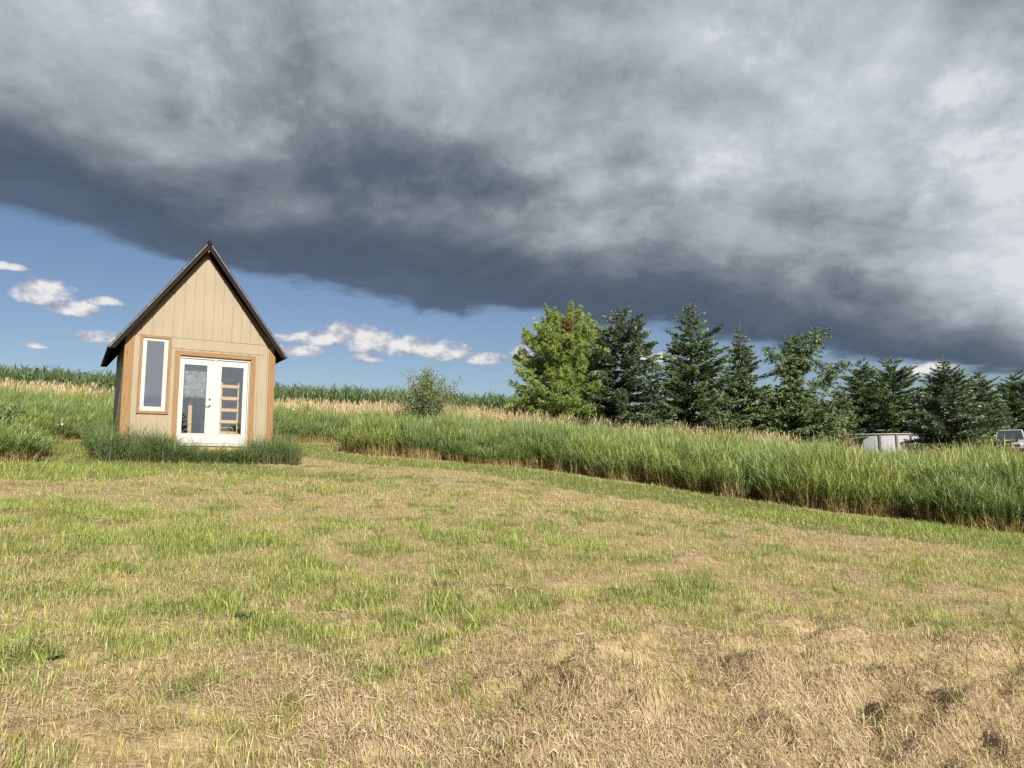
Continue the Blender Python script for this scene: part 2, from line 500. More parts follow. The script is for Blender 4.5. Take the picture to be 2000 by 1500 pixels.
LUMPS = [(0.55, 4.0, .55, .28, .10), (0.15, 4.35, .35, .2, .07), (1.9, 4.5, .7, .22, .10), (2.4, 4.1, .5, .2, .10), (1.35, 4.9, .6, .2, .07), (2.9, 4.7, .6, .25, .09),
         (-5.9, 8.9, .5, .25, .08), (-4.9, 8.8, .5, .2, .05), (2.3, 8.9, .35, .2, .07), (3.1, 8.6, .3, .2, .07), (-1.1, 11.0, .3, .2, .06), (2.6, 5.6, .7, .2, .06), (-1.2, 3.9, .7, .2, .04),
         (1.9, 8.4, .4, .16, .05), (-2.2, 12.2, .5, .2, .05)]


def clumps(x, y):
    """small heaps of matted cuttings, thickest near the lower right"""
    m = (1 - sstep(5.5, 11, y)) * (.45 + .55 * sstep(-2.5, 1.0, x)) * sstep(0, 2, y)
    return sstep(.54, .70, fbm(x * 1.9 + 31, y * 2.6 + 3, 3)) * m * (.6 + .8 * fbm(x * 9, y * 9, 2))


def ground_z(x, y):
    x = np.asarray(x, float); y = np.asarray(y, float)
    z = hill(x, y)
    near = np.exp(-(np.hypot(x, y - 4) / 14) ** 2)
    z = z + (fbm(x * .8, y * .8, 4) - .5) * .12 * near
    br = sstep(-1.5, 1.5, x) * (1 - sstep(4.9, 6.6, y)) + .35 * (1 - sstep(4.0, 5.5, y))
    rot = x * .75 + y * .66
    ridge = 1 - np.abs(2 * fbm(rot * 1.1, (y * .75 - x * .66) * 2.4, 3) - 1) * 2
    z = z + np.clip(br, 0, 1) * (ridge * .10 + (fbm(x * 5, y * 5, 3) - .5) * .05) * sstep(-1, 2, y)
    z = z + clumps(x, y) * .075
    for lx, ly, rx, ry, h in LUMPS:
        q = ((x - lx) / rx) ** 2 + ((y - ly) / ry) ** 2
        z = z + h * np.exp(-q * q) * (.7 + .6 * fbm(x * 6, y * 6, 3))
    return z


def green_map(x, y):
    """0 dry straw ... 1 fresh grass on the mown ground"""
    d = edge_dist(x, y)
    lane = (1 - sstep(2.4, 4.6, d + (fbm(x * .5, y * .5, 3) - .5) * 2.0)) * sstep(0.15, 0.7, d)
    shed = np.exp(-((x + 7.2) / 4.8) ** 2 - ((y - 16.2) / 2.2) ** 2)
    mid = np.exp(-((x + 2.2) / 4.5) ** 2 - ((y - 8.2) / 2.8) ** 2) * .45
    left = np.exp(-((x + 5.6) / 2.6) ** 2 - ((y - 8.6) / 3.4) ** 2) * .65
    pat = .28 * fbm(x * .8, y * .8, 4) + .72 * fbm(x * 3.6 + 7, y * 2.6, 4)
    g = np.maximum(np.maximum(lane, shed), np.maximum(mid, left) * .7 + .26)
    g = g + (pat - .5) * 2.6 * (1 - .5 * np.maximum(lane, shed))
    br = sstep(-.8, 1.5, x) * (1 - sstep(4.8, 6.4, y)) + (1 - sstep(3.6, 4.6, y)) * .3
    return np.clip(g - .45 * np.clip(br, 0, 1), 0, 1)


def build_ground():
    def axis(segs):
        out = []
        for a, b, st in segs: out += list(np.arange(a, b, st))
        return np.array(out + [segs[-1][1]])
    xs = axis([(-900, -100, 100), (-100, -40, 6), (-40, -10, 1.0), (-10, -4, .25), (-4, 4.5, .06), (4.5, 11, .25), (11, 50, 1.2), (50, 110, 6), (110, 900, 100)])
    ys = axis([(-900, -100, 100), (-100, -20, 8), (-20, 2.4, .8), (2.4, 7, .06), (7, 13, .15), (13, 30, .4), (30, 80, 1.2), (80, 140, 6), (140, 1200, 100)])
    gx, gy = np.meshgrid(xs, ys)
    z = ground_z(gx, gy)
    V = np.stack([gx, gy, z], -1).reshape(-1, 3)
    nx, ny = len(xs), len(ys)
    i = (np.arange(ny - 1)[:, None] * nx + np.arange(nx - 1)[None]).ravel()
    F = np.stack([i, i + 1, i + nx + 1, i + nx], 1)
    g = np.maximum(green_map(gx, gy), .9 * (edge_dist(gx, gy) < -.6)).ravel()
    m, nt, o = mat('earth'); b = principled(nt, o, 0.95, 0.1)
    at = nt.nodes.new('ShaderNodeAttribute'); at.attribute_name = 'green'
    pos = objcoord(nt)
    n = noise(nt, pos, 22, 6, 0.65); n2 = noise(nt, objcoord(nt, 7, 60, 10), 1.0, 5, 0.6, 1.0)
    hay = ramp(nt, n * 0.5 + n2 * 0.5, [(0.30, (0.13, 0.10, 0.058)), (0.5, (0.30, 0.23, 0.135)), (0.68, (0.44, 0.345, 0.21))])
    grn = ramp(nt, n, [(0.3, (0.07, 0.075, 0.028)), (0.7, (0.17, 0.18, 0.06))])
    nt.links.new(mixc(nt, X(nt, at.outputs['Fac']).step(0.25, 0.8), hay, grn), b.inputs['Base Color'])
    bump(nt, b, n2 * 0.6 + n * 0.6, 0.8, 0.03)
    me = newmesh('ground', V, [F], {'green': g}, True, ('earth',))
    tag(put('ground', me), kind='structure')


build_ground()

# ------------------------------------------------------------------ plants: blades and ribbons
def blades(rng, n, rad, hmin, hmax, l0, curv, w, segs=4, z0=None, az=None, base=None, len_scale=None):
    """n curved tapering blades; returns V, F(quads), t (0..1 along), r (random per blade)"""
    a = rng.uniform(0, 2 * np.pi, n) if az is None else az
    if base is None:
        rr = rad * np.sqrt(rng.random(n)); ba = rng.uniform(0, 2 * np.pi, n)
        base = np.stack([rr * np.cos(ba), rr * np.sin(ba), np.zeros(n)], 1)
    L = rng.uniform(hmin, hmax, n)
    th = np.abs(rng.normal(0, 1, n)) * l0 + 0.02
    k = rng.uniform(0.3, 1.0, n) * curv
    P = [base.copy()]; p = base.copy()
    for i in range(segs):
        s = (i + .5) / segs
        ang = th + k * s * s * 1.5
        st = (L / segs)[:, None] * np.stack([np.sin(ang) * np.cos(a), np.sin(ang) * np.sin(a), np.cos(ang)], 1)
        p = p + st; P.append(p.copy())
    tw = a + np.pi / 2 + rng.normal(0, .5, n)
    S = np.stack([np.cos(tw), np.sin(tw), rng.normal(0, .2, n)], 1)
    V = []; T = []
    ww = w * rng.uniform(.6, 1.25, n)
    for i in range(segs + 1):
        s = i / segs
        wd = ww * (0.75 + .5 * s if s < .4 else max(0.06, 0.95 * (1 - ((s - .4) / .6) ** 1.5)))
        V += [P[i] - S * wd[:, None] * .5, P[i] + S * wd[:, None] * .5]; T += [np.full(n, s)] * 2
    V = np.stack(V, 1); T = np.stack(T, 1); m = 2 * (segs + 1)
    F = []
    o = np.arange(n) * m
    for i in range(segs): F.append(np.stack([o + 2 * i, o + 2 * i + 1, o + 2 * i + 3, o + 2 * i + 2], 1))
    r = np.repeat(rng.random(n), m)
    return V.reshape(-1, 3), np.concatenate(F), T.ravel(), r


def join(parts):
    V, F, T, Rr = [], [], [], []; n = 0
    for v, f, t, r in parts:
        V.append(v); F.append(f + n); T.append(t); Rr.append(r); n += len(v)
    return np.concatenate(V), np.concatenate(F), np.concatenate(T), np.concatenate(Rr)


def template(name, parts, material, coll):
    v, f, t, r = join(parts)
    me = newmesh(name, v, [f], {'tc': t, 'rnd': r}, False, (material,))
    ob = bpy.data.objects.new(name, me); coll.objects.link(ob)


def scatter(name, coll, P, rot, scl, idx, tint, parent=None):
    me = bpy.data.meshes.new(name)
    n = len(P); me.vertices.add(n); me.vertices.foreach_set('co', np.asarray(P, np.float32).ravel())
    def at(k, ty, d, fld='value'):
        a = me.attributes.new(k, ty, 'POINT'); a.data.foreach_set(fld, np.ascontiguousarray(d).ravel())
    at('rot', 'FLOAT_VECTOR', np.asarray(rot, np.float32), 'vector')
    at('scl', 'FLOAT_VECTOR', np.asarray(scl, np.float32), 'vector')
    at('idx', 'INT', np.asarray(idx, np.int32)); at('tint', 'FLOAT', np.asarray(tint, np.float32))
    ob = put(name, me, parent)
    g = bpy.data.node_groups.new(name, 'GeometryNodeTree')
    g.interface.new_socket('Geometry', in_out='INPUT', socket_type='NodeSocketGeometry')
    g.interface.new_socket('Geometry', in_out='OUTPUT', socket_type='NodeSocketGeometry')
    N = g.nodes; i = N.new('NodeGroupInput'); o = N.new('NodeGroupOutput')
    ip = N.new('GeometryNodeInstanceOnPoints'); ci = N.new('GeometryNodeCollectionInfo')
    ci.inputs['Collection'].default_value = coll; ci.inputs['Separate Children'].default_value = True; ci.inputs['Reset Children'].default_value = True
    def na(k, ty):
        a = N.new('GeometryNodeInputNamedAttribute'); a.data_type = ty; a.inputs['Name'].default_value = k; return a.outputs['Attribute']
    L = g.links.new
    L(i.outputs[0], ip.inputs['Points']); L(ci.outputs[0], ip.inputs['Instance'])
    ip.inputs['Pick Instance'].default_value = True
    L(na('idx', 'INT'), ip.inputs['Instance Index'])
    er = N.new('FunctionNodeEulerToRotation'); L(na('rot', 'FLOAT_VECTOR'), er.inputs[0]); L(er.outputs[0], ip.inputs['Rotation'])
    L(na('scl', 'FLOAT_VECTOR'), ip.inputs['Scale'])
    L(ip.outputs[0], o.inputs[0])
    md = ob.modifiers.new('scatter', 'NODES'); md.node_group = g
    return ob


def coll(name): return bpy.data.collections.new(name)


def place(rng, P, nvar, smin, smax, tilt=0.06):
    n = len(P)
    rot = np.stack([rng.normal(0, tilt, n), rng.normal(0, tilt, n), rng.uniform(0, 2 * np.pi, n)], 1)
    s = rng.uniform(smin, smax, n)
    return rot, np.stack([s * rng.uniform(.85, 1.15, n), s, s * rng.uniform(.85, 1.15, n)], 1), rng.integers(0, nvar, n)


def in_view(x, y, m=1.5):
    """keeps what stands within the view and a margin to either side of it"""
    return (np.abs(x) < y * .80 + m)


def rnd_points(rng, n, x0, x1, y0, y1): return rng.uniform(x0, x1, n), rng.uniform(y0, y1, n)


# shed footprint frame
TH = R(32.0)
P0 = Vector((-9.48, 17.2, 2.12))
AX = Vector((math.cos(TH), math.sin(TH), 0)); AY = Vector((-math.sin(TH), math.cos(TH), 0))
SW, SD = 3.57, 3.6


def shed_local(x, y):
    dx, dy = x - P0.x, y - P0.y
    return dx * AX.x + dy * AX.y, dx * AY.x + dy * AY.y


def off_shed(x, y, m=0.05):
    u, v = shed_local(x, y)
    return ~((u > -m) & (u < SW + m) & (v > -m) & (v < SD + m))


def hay_map(x, y):
    """where matted hay was left lying: lower right, in front, and in patches"""
    h = sstep(-1.0, 1.6, x) * (1 - sstep(4.7, 6.2, y)) + (1 - sstep(3.6, 4.4, y)) * sstep(-1.8, -.2, x) + .55 * np.exp(-((x + 1.6) / 1.3) ** 2 - ((y - 5.2) / .9) ** 2)
    for lx, ly, rx, ry, hh in LUMPS: h = np.maximum(h, 1.1 * np.exp(-((x - lx) / rx / 1.3) ** 2 - ((y - ly) / ry / 1.3) ** 2))
    h = np.maximum(h, .75 * np.exp(-((y - 12.6 - .12 * x) / 1.5) ** 2))
    h = np.maximum(h, 1.15 * clumps(x, y))
    return np.clip(.80 * h + 2.4 * (fbm(x * 1.4 + 40, y * 2.0, 4) - .50), 0, 1)


def strands(rng, bx, by, L, az, w, lift, segs=2):
    """hay strands lying on the ground, each vertex kept just above it"""
    n = len(bx); bend = rng.normal(0, .5, n); x, y = bx.copy(), by.copy(); a = az.copy()
    h0 = np.abs(rng.normal(0, 1, n)) * lift; h1 = np.abs(rng.normal(0, 1, n)) * lift; hm = rng.uniform(0, .025, n)
    V = []; roll = rng.normal(0, .5, n)
    for i in range(segs + 1):
        s = i / segs
        g = ground_z(x, y) + .004 + h0 * (1 - s) + h1 * s + hm * 4 * s * (1 - s)
        wd = w * (.55 + 1.8 * s * (1 - s))
        S = np.stack([-np.sin(a) * wd * .5, np.cos(a) * wd * .5, roll * wd * .5], 1)
        p = np.stack([x, y, g], 1); V += [p - S, p + S]
        x = x + np.cos(a) * L / segs; y = y + np.sin(a) * L / segs; a = a + bend / segs
    m = 2 * (segs + 1); o = np.arange(n) * m
    F = np.concatenate([np.stack([o + 2 * i, o + 2 * i + 1, o + 2 * i + 3, o + 2 * i + 2], 1) for i in range(segs)])
    return np.stack(V, 1).reshape(-1, 3), F, m


def mown():
    rng = np.random.default_rng(21)
    def field(bands, keep):
        xs, ys = [], []
        for y0, y1, n in bands:
            y = np.sqrt(rng.uniform(y0 * y0, y1 * y1, n)); x = rng.uniform(-1, 1, n) * (y * .78 + .8)
            xs.append(x); ys.append(y)
        x = np.concatenate(xs); y = np.concatenate(ys)
        d = edge_dist(x, y); g = green_map(x, y)
        k = keep(d, g, rng.random(len(x)), x, y) & off_shed(x, y, .02)
        return x[k], y[k], g[k]
    # grass regrowing in little tufts, dry and green
    def kg(d, g, u, x, y): return (d > .02) & (u < (.34 + .9 * g) * (1 - .45 * hay_map(x, y)))
    cx, cy, g = field(((2.8, 6, 7000), (6, 10, 13500), (10, 15, 15500), (15, 29, 23000)), kg)
    per = np.where(cy < 6, 11, np.where(cy < 10, 8, np.where(cy < 15, 5, 3)))
    i = np.repeat(np.arange(len(cx)), per); n = len(i)
    sp = .035 + .02 * rng.random(n) + .006 * cy[i]
    x = cx[i] + rng.normal(0, 1, n) * sp; y = cy[i] + rng.normal(0, 1, n) * sp
    far = sstep(7, 20, y)
    tuft = (rng.random(len(cx)) < .10)[i] & (y < 14)
    vig = (.6 + .8 * rng.random(len(cx)))[i]
    L = (.040 + .038 * g[i] + .022 * far) * vig * rng.uniform(.6, 1.4, n); L = np.where(tuft, L * 1.9, L)
    base = np.stack([x, y, ground_z(x, y) - .004], 1)
    v, f, t, r = blades(rng, n, 0, L, L * 1.001, .33, .9, (.0046 + .0068 * far + .003 * tuft), 2, base=base)
    ti = np.clip(.72 - .85 * g[i] - .5 * tuft + (rng.normal(0, .22, len(cx)))[i] + rng.normal(0, .14, n), 0, 1)
    me = newmesh('mown_grass', v, [f], {'tc': t, 'rnd': r, 'tint': np.repeat(ti, 6)}, False, ('mown_grass',), check=False)
    tag(put('mown_grass', me), 'short green grass regrowing in tufts on the mown ground', 'grass', kind='stuff')
    # upright stubble
    x, y, g = field(((2.8, 4.6, 34000), (4.6, 7, 44000), (7, 10, 36000), (10, 15, 40000), (15, 25, 28000)), lambda d, g, u, x, y: (d > -.3) & (u < (1.0 - .30 * g) * (1 - .6 * hay_map(x, y)) * sstep(.15, .5, fbm(x * 3, y * 3, 2))))
    n = len(x); far = sstep(7, 20, y)
    L = rng.uniform(.025, .085, n) * (1 + .2 * far)
    base = np.stack([x, y, ground_z(x, y) - .004], 1)
    v, f, t, r = blades(rng, n, 0, L, L * 1.001, .4, .25, .0046 + .0062 * far, 2, base=base)
    ti = np.clip(.85 - .45 * g + rng.normal(0, .28, n), 0, 1)
    me = newmesh('stubble', v, [f], {'tc': t, 'rnd': r, 'tint': np.repeat(ti, 6)}, False, ('mown_grass',), check=False)
    tag(put('stubble', me), 'pale cut stubble standing on the mown ground', 'stubble', kind='stuff')
    # loose hay
    x, y, g = field(((2.8, 4.6, 62000), (4.6, 7, 66000), (7, 11, 56000), (11, 16, 42000), (16, 29, 20000)), lambda d, g, u, x, y: (d > -.5) & (u < np.clip(.10 + 1.0 * hay_map(x, y) - .45 * g, .04, 1)))
    n = len(x); far = sstep(6, 18, y)
    flow = fbm(x * .9 + 3, y * .9, 2) * 9
    az = flow + rng.normal(0, 1.3, n) + np.where(rng.random(n) < .5, 0, np.pi)
    heap = 0 * x
    for lx, ly, rx, ry, h in LUMPS: heap = np.maximum(heap, np.exp(-((x - lx) / rx / 1.2) ** 2 - ((y - ly) / ry / 1.2) ** 2))
    L = rng.uniform(.02, .095, n) * (1 + .6 * far) * (1 + .5 * (rng.random(n) < .12))
    v, f, m = strands(rng, x, y, L, az, rng.uniform(.0018, .0042, n) * (1 + 2.2 * far), .006 + .008 * heap)
    ti = np.clip(.38 + 1.6 * (fbm(x * 1.7, y * 1.7, 3) - .5) + rng.normal(0, .25, n), 0, 1)
    me = newmesh('loose_hay', v, [f], {'tc': np.repeat(rng.random(n), m), 'rnd': np.repeat(rng.random(n), m), 'tint': np.repeat(ti, m)}, False, ('straw',), check=False)
    tag(put('loose_hay', me), 'dry hay strands lying loose over the mown ground', 'hay', kind='stuff')


mown()


def tall_plant(rng, n, h, rad, leafw=.015, heads=False, lean=.10):
    """stems with leaves, optionally with seed heads"""
    parts = []
    rr = rad * np.sqrt(rng.random(n)); ba = rng.uniform(0, 2 * np.pi, n)
    base = np.stack([rr * np.cos(ba), rr * np.sin(ba), np.zeros(n)], 1)
    az = rng.normal(0.4, 1.3, n); H = h * rng.uniform(.75, 1.1, n); th = np.abs(rng.normal(0, lean, n)) + .02
    def at(s):
        q = th * (1 + s * .8)
        return base + (H * s)[:, None] * np.stack([np.sin(q) * np.cos(az), np.sin(q) * np.sin(az), np.cos(q)], 1)
    # stem ribbon
    m = 5; V = []; T = []
    S = np.stack([-np.sin(az), np.cos(az), 0 * az], 1) * .0048
    for i in range(m):
        s = i / (m - 1); V += [at(s) - S, at(s) + S]; T += [np.full(n, s * (.95 if heads else .8))] * 2
    V = np.stack(V, 1).reshape(-1, 3); T = np.stack(T, 1).ravel(); o = np.arange(n) * 2 * m
    F = np.concatenate([np.stack([o + 2 * i, o + 2 * i + 1, o + 2 * i + 3, o + 2 * i + 2], 1) for i in range(m - 1)])
    parts.append((V, F, T, np.repeat(rng.random(n), 2 * m)))
    v, f, t, r = blades(rng, 2 * n, rad * 1.1, .25, .62, .16, .5, .010, 3)
    parts.append((v, f, np.clip(v[:, 2] / h * .45, 0, .3), r))
    for s in ((.30, .46, .56, .66, .76, .86, .93) if not heads else (.25, .45, .6)):
        s_ = np.clip(s + rng.normal(0, .05, n), .1, .97)
        b = np.stack([at(v)[i] for i, v in enumerate(s_)], 0)
        v, f, t, r = blades(rng, n, 0, .24, .50, .30, .85, leafw, 4, base=b, az=az + rng.normal(0, 1.2, n))
        zt = np.clip(v[:, 2] / h, 0, 1)
        parts.append((v, f, np.clip(zt * (.95 if not heads else .62), 0, 1), r))
    if heads:
        b = at(np.ones(n))
        for q in range(2):
            v, f, t, r = blades(rng, n, 0, .14, .22, .22, .3, .022, 3, base=b - np.array([0, 0, .03]), az=az + rng.normal(0, .3, n))
            parts.append((v, f, np.full(len(t), .97), r))
    return parts


def tall():
    rng = np.random.default_rng(5)
    c = coll('tall_grass_clumps')
    for k in range(6): template('tg_%d' % k, tall_plant(rng, 14, [.86, .95, .80, .90, 1.0, .84][k], .17), 'tall_grass', c)
    cs = coll('seed_grass_clumps')
    for k in range(5): template('sg_%d' % k, tall_plant(rng, 11, 1.15, .18, .010, True, .14), 'seed_grass', cs)
    cc = coll('arching_clumps')
    for k in range(6):
        template('ac_%d' % k, [blades(rng, 60, .15, .35, .72, .30, 1.5, .0115, 5), blades(rng, 12, .12, .5, .85, .15, .9, .009, 5)], 'clump_grass', cc)
    # field of tall grass beyond the mown edge
    xs, ys = [], []
    for y0, y1, n in ((5, 14, 9000), (14, 20, 15000), (20, 27, 22000), (27, 36, 22000), (36, 44, 13000)):
        y = rng.uniform(y0, y1, n); x = rng.uniform(-1, 1, n) * (y * .80 + 2.5); xs.append(x); ys.append(y)
    x = np.concatenate(xs); y = np.concatenate(ys)
    d = edge_dist(x, y)
    wob = (fbm(x * 1.3, y * 1.3, 3) - .5) * 1.3
    k = (d < -.05 + wob) & off_shed(x, y, .15)
    # trees and far band thin it out
    lim = np.interp(x, [9, 12, 15, 20, 30, 60], [44, 36, 30, 26.5, 23, 20]) + (fbm(x * .6, y * .2, 2) - .5) * 3
    k &= y < lim
    x, y, d = x[k], y[k], d[k]
    P = np.stack([x, y, ground_z(x, y) - .02], 1)
    rot, s, idx = place(rng, P, 6, .82, 1.12, .08)
    patch = fbm(x * .35 + 9, y * .35, 3)
    s[:, 2] *= (.62 + .70 * (fbm(x * .9, y * .9, 3))) * np.where(rng.random(len(x)) < .06, 1.22, 1.0) * (.72 + .28 * sstep(0, 1.0, -d))
    s[:, 2] *= 1 - .30 * sstep(29, 34, y)
    s[:, 2] *= 1 - .30 * (1 - sstep(-10.5, -8.5, x)) * (1 - sstep(20, 25, y))
    s[:, 2] *= 1 - .25 * np.exp(-((x + 13) / 4.5) ** 2 - ((y - 24) / 5) ** 2)
    yel = .16 + sstep(.50, .68, patch) * .75 + np.exp(-((x - 16) / 6) ** 2 - ((y - 24) / 6) ** 2) * .45
    tint = np.clip(yel + rng.normal(0, .12, len(x)), 0, 1)
    rot[:, 1] += .10
    tag(scatter('tall_grass', c, P, rot, s, idx, tint), 'tall green uncut grass with tan stems beyond the mown ground', 'tall grass', kind='stuff')
    # pale seed-head grass: band before the corn and along the trees
    y = rng.uniform(29, 45, 26000); x = rng.uniform(-1, 1, len(y)) * (y * .80 + 3)
    band = sstep(31, 35, y + (fbm(x * .25, y * .25, 3) - .5) * 8) * (1 - sstep(42, 45, y))
    w = band * np.where(x > 14, .05, np.where(x < -9, .26, .42)) * np.where(x > 6, (y < 37), 1)
    thin = np.where(x > 14, .012, .05)
    k = rng.random(len(y)) < np.maximum(w, thin * (y > 27))
    k &= rng.random(len(y)) < .9
    x, y = x[k], y[k]
    x2 = rng.uniform(9, 30, 90); y2 = rng.uniform(23, 34, 90)
    x = np.concatenate([x, x2]); y = np.concatenate([y, y2])
    k = (edge_dist(x, y) < -1) & (np.abs(x) < y * .82 + 3); x, y = x[k], y[k]
    P = np.stack([x, y, ground_z(x, y) - .02], 1)
    rot, s, idx = place(rng, P, 5, .85, 1.2, .10)
    rot[:, 1] += .10
    tint = np.clip(sstep(8, 16, x) * .8 + rng.normal(.1, .15, len(x)), 0, 1)
    tag(scatter('seed_head_grass', cs, P, rot, s, idx, tint), 'pale tan grass gone to seed before the corn and the trees', 'seed grass', kind='stuff')
    # long dark grass left standing round the shed
    n = 1700
    u = rng.uniform(-.47, SW + .46, n); v = rng.uniform(-1.0, SD + .8, n)
    ring = (u < 0) | (u > SW) | (v < 0) | (v > SD)
    dd = np.maximum(np.maximum(-u, u - SW), np.maximum(-v, v - SD))
    k = ring & (rng.random(n) < 1.1 - dd * .75) & (dd > .12)
    k &= ~((v < 0) & (dd > 1.05))
    u, v, dd = u[k], v[k], dd[k]
    x = P0.x + u * AX.x + v * AY.x; y = P0.y + u * AX.y + v * AY.y
    P = np.stack([x, y, ground_z(x, y) - .02], 1)
    rot, s, idx = place(rng, P, 6, .65, 1.3, .14)
    s[:, 2] *= np.where((v < 0) & (u > 1.2) & (u < 3.0), .70, 1.0)
    s[:, 2] *= np.where(u < -.1, 1.12, 1.0)
    tint = np.clip(rng.normal(.12, .14, len(x)), 0, 1)
    tag(scatter('long_grass', cc, P, rot, s, idx, tint), 'long dark arching grass left standing round the shed walls', 'grass', kind='stuff')
    # coarse clumps at the left end of the mown edge
    n = 45
    x = rng.normal(-11.3, .5, n); y = rng.normal(15.2, .8, n)
    k = edge_dist(x, y) < .25; x, y = x[k], y[k]
    P = np.stack([x, y, ground_z(x, y) - .02], 1)
    rot, s, idx = place(rng, P, 6, .65, 1.0, .1)
    tag(scatter('coarse_grass', cc, P, rot, s, idx, np.clip(rng.normal(.3, .2, len(x)), 0, 1)), 'coarse dark grass at the corner of the mown ground', 'grass', kind='stuff')


tall()


def corn():
    rng = np.random.default_rng(9); c = coll('corn_plants')
    for k in range(5):
        n = 11
        z = np.linspace(.35, 1.75, n); az = np.where(np.arange(n) % 2, 0, np.pi) + rng.normal(0, .35, n) + rng.uniform(0, 6)
        base = np.stack([0 * z, 0 * z, z], 1)
        v, f, t, r = blades(rng, n, 0, .65, .95, .45, 1.7, .075, 6, base=base, az=az)
        v2, f2, t2, r2 = blades(rng, 2, .005, 1.95, 2.05, .01, .02, .035, 4)
        v3, f3, t3, r3 = blades(rng, 8, .0, .22, .34, .3, .3, .018, 2, base=np.tile([0, 0, 1.92], (8, 1)))
        v4, f4, t4, r4 = blades(rng, 4, .0, .4, .6, .12, .5, .05, 4, base=np.tile([0, 0, 1.6], (4, 1)))
        template('corn_%d' % k, [(v, f, v[:, 2] / 2.2, r), (v2, f2, v2[:, 2] / 2.6, r2), (v4, f4, t4 * .4 + .6, r4), (v3, f3, np.full(len(t3), .95), r3)], 'corn_leaf', c)
    rows = np.arange(44.5, 66, .76)
    P = []
    for q, yy in enumerate(rows):
        st = .22 if q < 8 else .34
        xx = np.arange(-58, 9.5, st); xx = xx + rng.normal(0, .04, len(xx))
        P.append(np.stack([xx, yy + rng.normal(0, .05, len(xx)) + 0 * xx], 1))
    P = np.concatenate(P); x, y = P[:, 0], P[:, 1]
    k = np.abs(x) < y * .82 + 3; x, y = x[k], y[k]
    P = np.stack([x, y, ground_z(x, y)], 1)
    rot, s, idx = place(rng, P, 5, .84, 1.04, .05)
    tag(scatter('corn_crop', c, P, rot, s, idx, 0 * x), 'dark green standing corn crop along the top of the rise', 'corn', kind='stuff')


corn()

# ------------------------------------------------------------------ the shed
SLOPE, RX, RZ = 1.39, 1.75, 5.30          # roof slope, ridge place and height
EL, ER = -0.38, 3.83                       # eave tips
OV = 0.30                                  # gable overhang


def roof_z(x): return RZ - SLOPE * abs(x - RX)
def gable(x): return roof_z(x) - 0.27


